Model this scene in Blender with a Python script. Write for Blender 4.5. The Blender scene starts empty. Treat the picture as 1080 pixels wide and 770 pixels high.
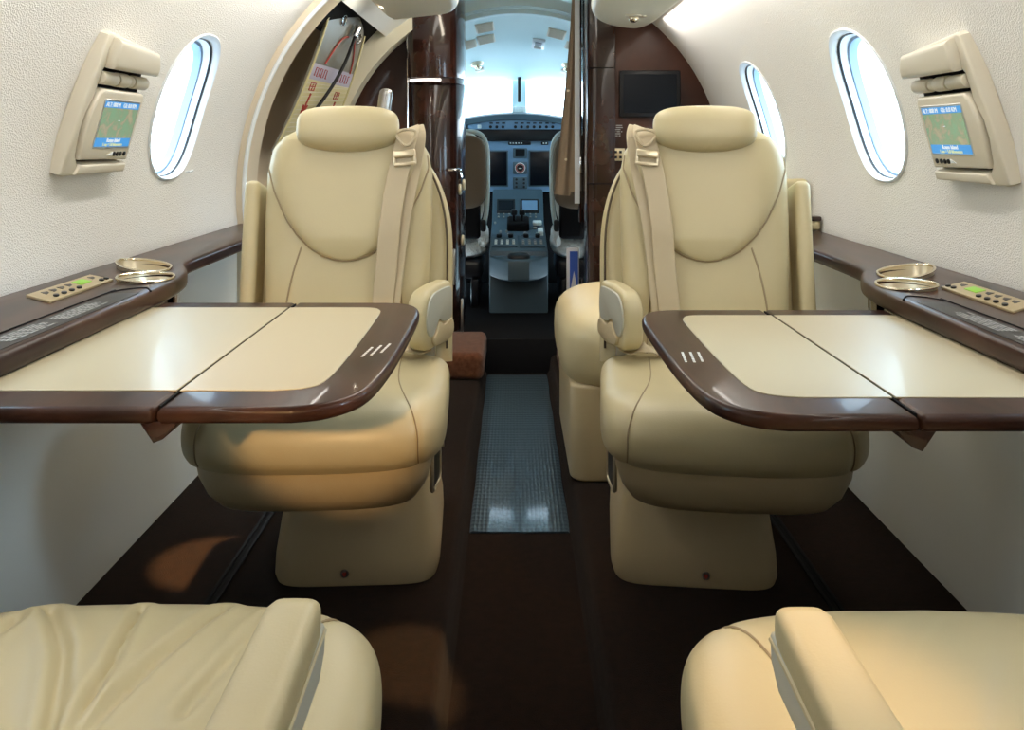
import bpy, bmesh, math, random
from mathutils import Vector, Matrix
from math import sin, cos, pi, sqrt, radians
random.seed(7)
SC = bpy.context.scene
COL = SC.collection

# ------------------------------------------------------------------ materials
MATS = {}
def mat(name, col, rough=0.5, metal=0.0, coat=0.0, bump=None, var=None, emit=None, spec=0.5, trans=0.0, sheen=0.0):
    m = bpy.data.materials.new(name); m.use_nodes = True
    nt = m.node_tree; b = nt.nodes['Principled BSDF']
    b.inputs['Base Color'].default_value = (*col, 1)
    b.inputs['Roughness'].default_value = rough
    b.inputs['Metallic'].default_value = metal
    b.inputs['Coat Weight'].default_value = coat
    b.inputs['Coat Roughness'].default_value = 0.06
    b.inputs['Specular IOR Level'].default_value = spec
    b.inputs['Transmission Weight'].default_value = trans
    b.inputs['Sheen Weight'].default_value = sheen
    tc = nt.nodes.new('ShaderNodeTexCoord')
    if var:                                   # (second colour, scale, detail, stretch xyz)
        c2, sc, det, st = var
        mp = nt.nodes.new('ShaderNodeMapping'); mp.inputs['Scale'].default_value = st
        nz = nt.nodes.new('ShaderNodeTexNoise'); nz.inputs['Scale'].default_value = sc; nz.inputs['Detail'].default_value = det
        rp = nt.nodes.new('ShaderNodeValToRGB')
        rp.color_ramp.elements[0].position = 0.36; rp.color_ramp.elements[1].position = 0.68
        rp.color_ramp.elements[0].color = (*col, 1); rp.color_ramp.elements[1].color = (*c2, 1)
        nt.links.new(tc.outputs['Object'], mp.inputs[0]); nt.links.new(mp.outputs[0], nz.inputs['Vector'])
        nt.links.new(nz.outputs['Fac'], rp.inputs[0]); nt.links.new(rp.outputs[0], b.inputs['Base Color'])
    if bump:                                  # list of (kind, scale, strength, distance)
        prev = None
        for kind, sc, st, dist in bump:
            if kind == 'vor':
                t = nt.nodes.new('ShaderNodeTexVoronoi'); out = t.outputs['Distance']
            else:
                t = nt.nodes.new('ShaderNodeTexNoise'); t.inputs['Detail'].default_value = 4; out = t.outputs['Fac']
            t.inputs['Scale'].default_value = sc
            nt.links.new(tc.outputs['Object'], t.inputs['Vector'])
            bp = nt.nodes.new('ShaderNodeBump'); bp.inputs['Strength'].default_value = st; bp.inputs['Distance'].default_value = dist
            nt.links.new(out, bp.inputs['Height'])
            if prev: nt.links.new(prev.outputs[0], bp.inputs['Normal'])
            prev = bp
        nt.links.new(prev.outputs[0], b.inputs['Normal'])
    if emit:
        b.inputs['Emission Color'].default_value = (*emit[0], 1); b.inputs['Emission Strength'].default_value = emit[1]
    MATS[name] = m
    return m

LEATHER = mat('cream leather', (.585, .505, .305), .40, bump=[('vor', 420, .12, .0006), ('noise', 14, .10, .006)], var=((.555, .475, .285), 5, 3, (1, 1, 1)))
LEATHER_DK = mat('tan leather skirt', (.50, .41, .255), .42, bump=[('vor', 420, .12, .0006)])
SEAM = mat('seam thread', (.36, .28, .17), .7)
SEAMDK = mat('dark seam gap', (.09, .065, .04), .8)
GREYLEATHER = mat('grey leather side panel', (.47, .48, .43), .45)
WEB = mat('seat belt webbing', (.56, .47, .32), .55, bump=[('vor', 900, .3, .0005)])
BRASS = mat('satin brass', (.72, .63, .46), .34, metal=.75)
BRASSRIM = mat('polished champagne rim', (.80, .72, .55), .18, metal=1)
CHROME = mat('chrome', (.82, .82, .84), .12, metal=1)
STEEL = mat('satin steel', (.60, .60, .60), .32, metal=1)
WOOD = mat('dark burl wood', (.016, .0055, .004), .22, coat=.7, spec=.3, var=((.050, .017, .011), 9, 7, (1, .35, 1)))
WOODTOP = mat('glossy burl veneer', (.018, .007, .005), .34, coat=.24, spec=.12, var=((.060, .025, .016), 14, 8, (1, .3, 1)))
BULK = mat('mahogany bulkhead', (.024, .009, .006), .32, coat=.22, spec=.2, var=((.10, .036, .020), 3.2, 7, (1, 1, .8)))
CARPET = mat('dark brown carpet', (.009, .0038, .0017), 1, bump=[('noise', 500, .8, .004)], var=((.016, .0068, .003), 60, 4, (1, 1, 1)), spec=.1, sheen=.05)
CARPETLT = mat('rust brown carpet', (.10, .034, .014), 1, bump=[('noise', 400, .8, .004)], var=((.16, .06, .028), 50, 4, (1, 1, 1)), spec=.1, sheen=.2)
FABRIC = mat('white woven liner', (.82, .805, .775), .85, bump=[('vor', 340, .55, .0024), ('noise', 700, .4, .0015)], spec=.25)
PANEL = mat('ivory side panel', (.84, .85, .81), .45)
CEIL = mat('ceiling liner', (.82, .81, .77), .7)
CREAM = mat('cream plastic', (.66, .61, .50), .38)
ARCHM = mat('cream arch trim', (.70, .61, .47), .42)
ARCHEDGE = mat('white trim edge', (.80, .84, .86), .3)
TANLIN = mat('tan door liner', (.56, .44, .30), .6, bump=[('noise', 300, .2, .002)])
PSU = mat('cream overhead panel', (.84, .80, .64), .4)
INLAY = mat('beige table leather', (.50, .435, .295), .36, coat=.12, bump=[('vor', 600, .05, .0004)])
WHITEPL = mat('white window plastic', (.78, .82, .86), .3)
BLUEGREY = mat('blue grey shade track', (.24, .35, .50), .35)
BLACK = mat('black plastic', (.009, .009, .011), .35, spec=.3)
BLACKMT = mat('matt black', (.006, .006, .007), .8, spec=.15)
PRINT = mat('white print', (.75, .75, .72), .6)
GREYPRINT = mat('grey print', (.34, .33, .31), .6)
GOLDPL = mat('champagne control plate', (.56, .45, .27), .38, metal=.55)
TVGLASS = mat('dark screen glass', (.004, .006, .010), .2, spec=.18)
CYAN = mat('cockpit liner', (.62, .80, .84), .6)
CKPANEL = mat('blue grey instrument panel', (.17, .30, .46), .5)
CKLOW = mat('slate console', (.055, .095, .125), .5)
CKSEATBK = mat('brown seat back cloth', (.13, .095, .06), .85, bump=[('noise', 200, .4, .003)])
SHEEP = mat('white sheepskin', (.82, .88, .86), .95, bump=[('noise', 120, 1, .01)], sheen=.4)
CURTAIN = mat('tan curtain cloth', (.30, .225, .155), .85, bump=[('vor', 500, .2, .001)])
RED = mat('red print', (.38, .045, .035), .5)
RIM = mat('pale seat piping', (.55, .66, .66), .6)
YELLOWP = mat('pale yellow film', (.62, .56, .30), .35)
SILVERP = mat('silver film', (.25, .24, .20), .3, metal=.3)
LAVEND = mat('lavender band', (.42, .40, .50), .5)
GREENLCD = mat('green display', (.16, .35, .03), .4, emit=((.30, .60, .05), .45))
BLUEPAPER = mat('blue printed cover', (.04, .10, .42), .4)
WHITEPAPER = mat('white paper', (.6, .6, .62), .6)
SCRBLUE = mat('screen blue bar', (.0, .0, .0), .3, emit=((.07, .36, .80), 1.0))
SCRTXT = mat('screen text', (.0, .0, .0), .3, emit=((.85, .92, .95), 1.0))
SCRYEL = mat('screen yellow text', (.0, .0, .0), .3, emit=((.75, .80, .40), 1.0))
LEDW = mat('warm lamp lens', (.9, .8, .6), .3, emit=((1, .78, .45), 2.0))
STRIP = mat('lit strip lens', (.9, .9, .9), .3, emit=((1, .93, .85), 2.5))

def screen_map():
    m = bpy.data.materials.new('map screen'); m.use_nodes = True; nt = m.node_tree; b = nt.nodes['Principled BSDF']
    tc = nt.nodes.new('ShaderNodeTexCoord'); nz = nt.nodes.new('ShaderNodeTexNoise')
    nz.inputs['Scale'].default_value = 42; nz.inputs['Detail'].default_value = 8; nz.inputs['Distortion'].default_value = .8
    rp = nt.nodes.new('ShaderNodeValToRGB'); cr = rp.color_ramp
    cr.elements[0].position = .32; cr.elements[0].color = (.24, .42, .24, 1)
    cr.elements[1].position = .72; cr.elements[1].color = (.46, .46, .25, 1)
    e = cr.elements.new(.5); e.color = (.28, .38, .22, 1)
    e = cr.elements.new(.60); e.color = (.44, .37, .24, 1)
    nt.links.new(tc.outputs['Object'], nz.inputs[0]); nt.links.new(nz.outputs['Fac'], rp.inputs[0])
    nt.links.new(rp.outputs[0], b.inputs['Emission Color']); b.inputs['Emission Strength'].default_value = .95
    b.inputs['Base Color'].default_value = (.01, .01, .01, 1); b.inputs['Roughness'].default_value = .25
    return m
SCRMAP = screen_map()

def pane_mat():
    m = bpy.data.materials.new('window pane'); m.use_nodes = True; nt = m.node_tree
    nt.nodes.remove(nt.nodes['Principled BSDF'])
    t = nt.nodes.new('ShaderNodeBsdfTransparent'); t.inputs[0].default_value = (.90, .96, 1, 1)
    g = nt.nodes.new('ShaderNodeBsdfGlossy'); g.inputs['Roughness'].default_value = .03
    x = nt.nodes.new('ShaderNodeMixShader'); x.inputs[0].default_value = .06
    nt.links.new(t.outputs[0], x.inputs[1]); nt.links.new(g.outputs[0], x.inputs[2])
    nt.links.new(x.outputs[0], nt.nodes['Material Output'].inputs[0])
    return m
PANE = pane_mat()

def mat_ribbed():
    """clear ribbed runner: blue grey plastic with rows of small raised dots"""
    m = mat('ribbed plastic runner', (.042, .066, .085), .32, coat=.35)
    nt = m.node_tree; b = nt.nodes['Principled BSDF']; tc = nt.nodes.new('ShaderNodeTexCoord')
    mp = nt.nodes.new('ShaderNodeMapping'); mp.inputs['Scale'].default_value = (1, .45, 1)
    v = nt.nodes.new('ShaderNodeTexVoronoi'); v.inputs['Scale'].default_value = 95; v.inputs['Randomness'].default_value = .12
    nt.links.new(tc.outputs['Object'], mp.inputs[0]); nt.links.new(mp.outputs[0], v.inputs['Vector'])
    bp = nt.nodes.new('ShaderNodeBump'); bp.inputs['Strength'].default_value = .7; bp.inputs['Distance'].default_value = .004
    nt.links.new(v.outputs['Distance'], bp.inputs['Height']); nt.links.new(bp.outputs[0], b.inputs['Normal'])
    return m
RUNNER = mat_ribbed()

# ------------------------------------------------------------------ mesh helpers
def obj(name, bm, m, parent=None, ang=38, loc=None, rot=None):
    bmesh.ops.remove_doubles(bm, verts=bm.verts, dist=1e-6)
    bmesh.ops.recalc_face_normals(bm, faces=bm.faces)
    me = bpy.data.meshes.new(name); bm.to_mesh(me); bm.free()
    for p in me.polygons: p.use_smooth = True
    me.set_sharp_from_angle(angle=radians(ang))
    for x in (m if isinstance(m, (list, tuple)) else [m]): me.materials.append(x)
    o = bpy.data.objects.new(name, me); COL.objects.link(o)
    if parent: o.parent = parent
    if loc: o.location = loc
    if rot: o.rotation_euler = rot
    return o
def tag(o, label=None, cat=None, group=None, kind=None):
    if label: o['label'] = label
    if cat: o['category'] = cat
    if group: o['group'] = group
    if kind: o['kind'] = kind
    return o
def thing(name, label, cat, loc=(0, 0, 0), rz=0, group=None):
    o = bpy.data.objects.new(name, None); COL.objects.link(o); o.empty_display_size = .1
    o.location = loc; o.rotation_euler = (0, 0, rz)
    return tag(o, label, cat, group)
def struct(name, bm, m, **k):
    o = obj(name, bm, m, **k)
    if not k.get('parent'): o['kind'] = 'structure'
    return o
def absorb(bm, t, M=None):
    me = bpy.data.meshes.new('t'); t.to_mesh(me); t.free()
    if M is not None: me.transform(M)
    bm.from_mesh(me); bpy.data.meshes.remove(me)
def new(): return bmesh.new()
def rbox(bm, c, s, r=.006, seg=3, M=None):
    t = bmesh.new(); bmesh.ops.create_cube(t, size=1)
    bmesh.ops.scale(t, vec=s, verts=t.verts)
    r = min(r, .48 * min(s))
    if r > 0: bmesh.ops.bevel(t, geom=list(t.edges), offset=r, segments=seg, profile=.5, affect='EDGES')
    bmesh.ops.translate(t, vec=c, verts=t.verts)
    absorb(bm, t, M); return bm
def box(bm, x0, x1, y0, y1, z0, z1, r=.004, seg=2, M=None):
    return rbox(bm, ((x0+x1)/2, (y0+y1)/2, (z0+z1)/2), (abs(x1-x0), abs(y1-y0), abs(z1-z0)), r, seg, M)
def loft(bm, rings, cap=True, closed=True):
    vs = [[bm.verts.new(p) for p in r] for r in rings]
    n = len(vs[0])
    for a, b in zip(vs, vs[1:]):
        for i in range(n if closed else n-1):
            j = (i+1) % n
            try: bm.faces.new((a[i], a[j], b[j], b[i]))
            except ValueError: pass
    if cap and closed:
        for r in (vs[0], vs[-1]):
            try: bm.faces.new(r)
            except ValueError: pass
    return bm
def sering(n, a, b, N=40):
    out = []
    for i in range(N):
        t = 2*pi*i/N; c, s = cos(t), sin(t)
        out.append((math.copysign(abs(c)**(2/n), c)*a, math.copysign(abs(s)**(2/n), s)*b))
    return out
def pillow(bm, c, s, n1=4, n2=4, N=40, L=20, M=None):
    """superellipsoid cushion of half sizes s; ring plane xy, stacked on z"""
    t = bmesh.new(); rings = []
    for i in range(1, L):
        a = -pi/2 + pi*i/L
        r = abs(cos(a))**(2/n2); z = math.copysign(abs(sin(a))**(2/n2), sin(a))
        rings.append([(c[0]+x*r, c[1]+y*r, c[2]+z*s[2]) for x, y in sering(n1, s[0], s[1], N)])
    loft(t, rings); absorb(bm, t, M); return bm
def cat(P, k=8, closed=False):
    """Catmull-Rom through P"""
    P = [Vector(p) for p in P]; n = len(P); out = []
    for i in range(n if closed else n-1):
        if closed: p0, p1, p2, p3 = P[i-1], P[i], P[(i+1) % n], P[(i+2) % n]
        else: p0, p1, p2, p3 = P[max(i-1, 0)], P[i], P[i+1], P[min(i+2, n-1)]
        for j in range(k):
            t = j/k
            out.append(.5*((2*p1)+(p2-p0)*t+(2*p0-5*p1+4*p2-p3)*t*t+(3*p1-p0-3*p2+p3)*t**3))
    if not closed: out.append(P[-1])
    return out
def tube(bm, pts, r, n=8, closed=False, flat=None, up=None):
    pts = [Vector(p) for p in pts]; N = len(pts); rings = []; prev = None
    for i in range(N):
        if closed: d = pts[(i+1) % N]-pts[i-1]
        else: d = pts[min(i+1, N-1)]-pts[max(i-1, 0)]
        d.normalize()
        if up is not None: a = Vector(up) - Vector(up).dot(d)*d
        elif prev is None: a = d.orthogonal()
        else: a = prev - prev.dot(d)*d
        a.normalize(); prev = a; b = d.cross(a)
        ra, rb = (r, r) if flat is None else (flat[0], flat[1])
        if flat is None: rings.append([pts[i]+a*cos(2*pi*k/n)*ra+b*sin(2*pi*k/n)*rb for k in range(n)])
        else: rings.append([pts[i]+a*x+b*y for x, y in sering(5, ra, rb, 12)])
    if closed: rings.append(rings[0])
    loft(bm, rings, cap=not closed); return bm
def prism(bm, poly, a0, a1, axis='z', bev=0, seg=3, M=None):
    t = bmesh.new()
    def P(p, h): return {'z': (p[0], p[1], h), 'x': (h, p[0], p[1]), 'y': (p[0], h, p[1])}[axis]
    lo = [t.verts.new(P(p, a0)) for p in poly]; hi = [t.verts.new(P(p, a1)) for p in poly]
    n = len(poly); t.faces.new(lo); t.faces.new(hi)
    caps = set()
    for i in range(n): t.faces.new((lo[i], lo[(i+1) % n], hi[(i+1) % n], hi[i]))
    bmesh.ops.recalc_face_normals(t, faces=t.faces)
    if bev:
        es = [e for e in t.edges if (e.verts[0] in lo and e.verts[1] in lo) or (e.verts[0] in hi and e.verts[1] in hi)]
        bmesh.ops.bevel(t, geom=es, offset=bev, segments=seg, profile=.5, affect='EDGES')
    absorb(bm, t, M); return bm
def rrect(x0, x1, y0, y1, r, k=8):
    """rounded rectangle outline; r = one radius or (r00, r10, r11, r01)"""
    rs = r if isinstance(r, (tuple, list)) else (r,)*4
    out = []
    for (cx, cy, a0), q in zip(((x0, y0, pi), (x1, y0, 1.5*pi), (x1, y1, 0), (x0, y1, .5*pi)), rs):
        ox = cx + (q if cx == x0 else -q); oy = cy + (q if cy == y0 else -q)
        if q <= 0: out.append((cx, cy)); continue
        for i in range(k+1):
            a = a0 + .5*pi*i/k; out.append((ox+q*cos(a), oy+q*sin(a)))
    return out
def cyl(bm, p0, p1, r, n=20, r2=None, bev=0):
    p0, p1 = Vector(p0), Vector(p1); d = (p1-p0).normalized(); a = d.orthogonal().normalized(); b = d.cross(a)
    r2 = r if r2 is None else r2; L = (p1-p0).length
    st = [(0, r), (L, r2)] if not bev else [(0, r-bev), (bev*.3, r-bev*.3), (bev, r), (L-bev, r2), (L-bev*.3, r2-bev*.3), (L, r2-bev)]
    loft(bm, [[p0+d*h+a*cos(2*pi*k/n)*q+b*sin(2*pi*k/n)*q for k in range(n)] for h, q in st]); return bm
def text(bm, s, size, M, align='LEFT', depth=.0006):
    cu = bpy.data.curves.new('t', 'FONT'); cu.body = s; cu.size = size; cu.extrude = depth; cu.align_x = align
    o = bpy.data.objects.new('t', cu); COL.objects.link(o)
    dg = bpy.context.evaluated_depsgraph_get(); me = bpy.data.meshes.new_from_object(o.evaluated_get(dg))
    me.transform(M); bm.from_mesh(me); bpy.data.meshes.remove(me); bpy.data.objects.remove(o); bpy.data.curves.remove(cu)
def frame3(o, ex, ey, ez):
    return Matrix(((ex[0], ey[0], ez[0], o[0]), (ex[1], ey[1], ez[1], o[1]), (ex[2], ey[2], ez[2], o[2]), (0, 0, 0, 1)))
def boolean(o, cutters):
    for c in cutters:
        md = o.modifiers.new('b', 'BOOLEAN'); md.operation = 'DIFFERENCE'; md.object = c; md.solver = 'EXACT'
    dg = bpy.context.evaluated_depsgraph_get(); me = bpy.data.meshes.new_from_object(o.evaluated_get(dg))
    o.modifiers.clear(); old = o.data; o.data = me; bpy.data.meshes.remove(old)
    for c in cutters:
        d = c.data; bpy.data.objects.remove(c); bpy.data.meshes.remove(d)
    for p in o.data.polygons: p.use_smooth = True
    o.data.set_sharp_from_angle(angle=radians(38))
def bars(bm, M, w, h, rows, seed=1, lo=.006, hi=.02, fill=.62, gap=.004, depth=.0004):
    """rows of word-sized printed dashes over a w x h field (print too small to read)"""
    rnd = random.Random(seed); rh = h/rows
    for r in range(rows):
        x = 0; y = h-(r+1)*rh + rh*(1-fill)/2; end = w*(rnd.uniform(.8, 1))
        while x < end:
            q = min(rnd.uniform(lo, hi), end-x)
            if q > .001: box(bm, x, x+q, y, y+rh*fill, 0, depth, r=0, M=M)
            x += q+gap
    return bm

# ------------------------------------------------------------------ cabin constants
R, ZC, XC = .88, .75, .012          # round cabin section
def xin(z, sgn, d=0): return XC + sgn*sqrt(max((R+d)**2-(z-ZC)**2, 1e-4))
DYR = -.08                          # right-hand fittings sit a little further aft

def profile(sgn, d, ztop, n=34):
    out = [(XC+sgn*(.877+d), -.1 if d else -.1), (XC+sgn*(.877+d), .30), (XC+sgn*(.877+d), .6455)]
    a0 = math.asin((.66-ZC)/R); a1 = math.asin((ztop-ZC)/R)
    for i in range(n+1):
        a = a0+(a1-a0)*i/n; out.append((XC+sgn*(R+d)*cos(a), ZC+(R+d)*sin(a)))
    return out
def wall(name, sgn, y0, y1, ztop=1.46):
    bm = new(); inn = profile(sgn, 0, ztop); out = profile(sgn, .05, ztop)
    ys = [y0+(y1-y0)*i/14 for i in range(15)]
    loop = inn+out[::-1]
    vs = [[bm.verts.new((x, y, z)) for x, z in loop] for y in ys]; n = len(loop)
    for a, b in zip(vs, vs[1:]):
        for i in range(n):
            f = bm.faces.new((a[i], a[(i+1) % n], b[(i+1) % n], b[i]))
            f.material_index = 1 if i < 2 else 0
    bm.faces.new(vs[0]); bm.faces.new(vs[-1])
    return struct(name, bm, [FABRIC, PANEL])
def win_outline(yc, n=56, sy=.148, sz=.176, zc=1.002, s=1):
    return [(yc+a*s, zc+b*s) for a, b in sering(2.45, sy, sz, n)]
def cutter(sgn, yc):
    bm = new(); o = win_outline(yc)
    loft(bm, [[(XC+sgn*.55, y, z) for y, z in o], [(XC+sgn*1.1, y, z) for y, z in o]])
    return obj('cut', bm, FABRIC)
WL = [2.135, 1.105]; WR = [2.035, 2.875, .98]
wl = wall('wall_left', -1, -1.6, 2.70); boolean(wl, [cutter(-1, y) for y in WL])
wr = wall('wall_right', 1, -1.6, 3.60); boolean(wr, [cutter(1, y) for y in WR])
def window(k, sgn, yc):
    def ring(s, d, off=0):
        return [(xin(z, sgn)+sgn*d, y, z) for y, z in win_outline(yc, s=s)]
    bm = new(); loft(bm, [ring(1.0, .03), ring(1.04, -.001), ring(1.035, -.004), ring(1.015, -.006), ring(.985, .0), ring(.96, .030), ring(.955, .075), ring(1.05, .085), ring(1.05, .06), ring(1.0, .03)], cap=False)
    w = struct('window_%d' % k, bm, WHITEPL)
    bm = new(); loft(bm, [ring(.955, .034), ring(.925, .036), ring(.925, .056), ring(.955, .058), ring(.955, .034)], cap=False); obj('shade_track', bm, BLUEGREY, w)
    bm = new(); loft(bm, [ring(.975, .012), ring(.965, .010), ring(.962, .016), ring(.975, .018), ring(.975, .012)], cap=False); obj('gasket', bm, BLACK, w)
    bm = new(); loft(bm, [ring(.955, .070), ring(.955, .073)]); obj('pane', bm, PANE, w)
    if k == 1:
        bm = new(); y, z = yc+.115, .835; x = xin(z, sgn)+sgn*.004
        tube(bm, [(x, y, z), (x-sgn*.012, y+.004, z+.002), (x-sgn*.016, y+.02, z+.004)], .003, 8); obj('shade_tab', bm, WHITEPL, w)
k = 1
for y in WL: window(k, -1, y); k += 1
for y in WR: window(k, 1, y); k += 1

# ceiling between the two wall tops
bm = new(); rings = []
for y in (-1.6, 0, 1.5, 3.0, 3.95):
    arc = []
    a0 = math.asin((1.455-ZC)/R)
    for i in range(25):
        a = a0+(pi-2*a0)*i/24; arc.append((XC+R*cos(a), y, ZC+R*sin(a)))
    arc += [(x*1.04, y, z+.045) for x, _, z in arc[::-1]]
    rings.append(arc)
loft(bm, rings); struct('ceiling', bm, CEIL)
# aft wall
bm = new(); poly = [(XC-.9, -.1)] + [(XC+.90*cos(pi-pi*i/40*1.0), .75+.90*sin(pi*i/40)) for i in range(41)] + [(XC+.9, -.1)]
prism(bm, poly, -1.66, -1.60, 'y'); struct('wall_back', bm, CEIL)
# floor with sunken aisle
bm = new()
prof = [(-.90, 0), (-.150, 0), (-.138, -.003), (-.128, -.014), (-.122, -.066), (-.112, -.08), (.146, -.08), (.156, -.066), (.162, -.014), (.172, -.003), (.184, 0), (.92, 0), (.92, -.14), (-.90, -.14)]
loft(bm, [[(x, y, z) for x, z in prof] for y in (-1.6, 0, 1, 2, 3, 3.66)]); struct('floor', bm, CARPET)
# seat tracks in the side floor
for x, lab in ((-.60, 'dark seat track strip in the carpet on the escape door side of the cabin'), (.635, 'dark seat track strip in the carpet on the bulkhead screen side of the cabin')):
    bm = new(); box(bm, x-.013, x-.005, -.6, 2.5, .0, .004, r=.001); box(bm, x+.005, x+.013, -.6, 2.5, .0, .004, r=.001); box(bm, x-.006, x+.006, -.6, 2.5, .0, .0015, r=0)
    tag(obj('seat_track', bm, BLACKMT), lab, 'seat track', 'floor seat tracks')
# runner mat
bm = new(); rings = []
for i in range(41):
    y = 2.17+1.45*i/40
    j = .0014*sin(i*.55)
    rings.append([(x+j*(1 if x > 0 else -.6), y, z) for x, z in ((-.110, -.0775), (-.104, -.0745), (-.06, -.075), (.02, -.0755), (.09, -.075), (.139, -.0745), (.144, -.0775), (.144, -.0795), (-.110, -.0795))])
loft(bm, rings); tag(obj('aisle_runner', bm, RUNNER), 'translucent ribbed plastic runner mat laid in the sunken aisle', 'floor mat')

# ------------------------------------------------------------------ seats
CPROF = cat([(0, .455), (-.12, .450), (-.23, .456), (-.32, .466), (-.375, .458), (-.408, .430), (-.415, .395), (-.40, .362), (-.36, .345), (-.2, .34), (0, .34), (.02, .36), (.02, .44)], 7, True)
NP = len(CPROF)
def useam(i):
    t = max(0, min(1, (i-4)/36)); return .56+.24*t*t*(3-2*t)
def cpt(u, i, hw=.235):
    y, z = CPROF[i % NP]
    sy = (1-abs(u)**7)**(1/7); sz = (1-abs(u)**4.2)**(1/4.2)
    g = 1-.016*math.exp(-((abs(u)-useam(i))/.018)**2)
    y = y - (.022*(1-u*u) if y < -.25 else 0)*min(1, (-.25-y)/.1 if y < -.25 else 0)
    yy = -.12+(y+.12)*sy*g; zz = .40+(z-.40)*sz*g
    return Vector((u*hw, yy, zz))
def cushion_mesh(wr=None):
    bm = new(); N = 110 if wr else 72; us = [sin(pi/2*(-1+2*i/N)) for i in range(1, N)]
    us = [-.9999]+us+[.9999]
    rings = [[cpt(u, i) for i in range(NP)] for u in us]
    loft(bm, rings)
    if wr: bmesh.ops.subdivide_edges(bm, edges=bm.edges, cuts=1, use_grid_fill=True, smooth=0)
    if wr:
        for v in bm.verts:
            if v.co.z > .41:
                d = 0
                for line, dep, wd in wr:
                    best = 9
                    for (x0, y0), (x1, y1) in zip(line, line[1:]):
                        dx, dy = x1-x0, y1-y0; L = dx*dx+dy*dy
                        t = max(0, min(1, ((v.co.x-x0)*dx+(v.co.y-y0)*dy)/L))
                        best = min(best, math.hypot(v.co.x-x0-t*dx, v.co.y-y0-t*dy))
                    d += -dep*math.exp(-(best/wd)**2) + .6*dep*math.exp(-((best-2.2*wd)/(1.4*wd))**2)
                v.co.z += d
    return bm
def bw(z):
    """half width of the seat back at height z above the hinge"""
    P = [(0, .172), (.08, .178), (.2, .186), (.32, .190), (.42, .190), (.47, .181), (.505, .160), (.525, .128), (.535, .07)]
    for (a, b), (c, d) in zip(P, P[1:]):
        if z <= c: return b+(d-b)*(z-a)/(c-a)
    return P[-1][1]
def yfront(x, z, w=None):
    w = w or bw(z); q = min(abs(x)/w, .9999)
    return .06-.06*(1-q**4)**.25
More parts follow.
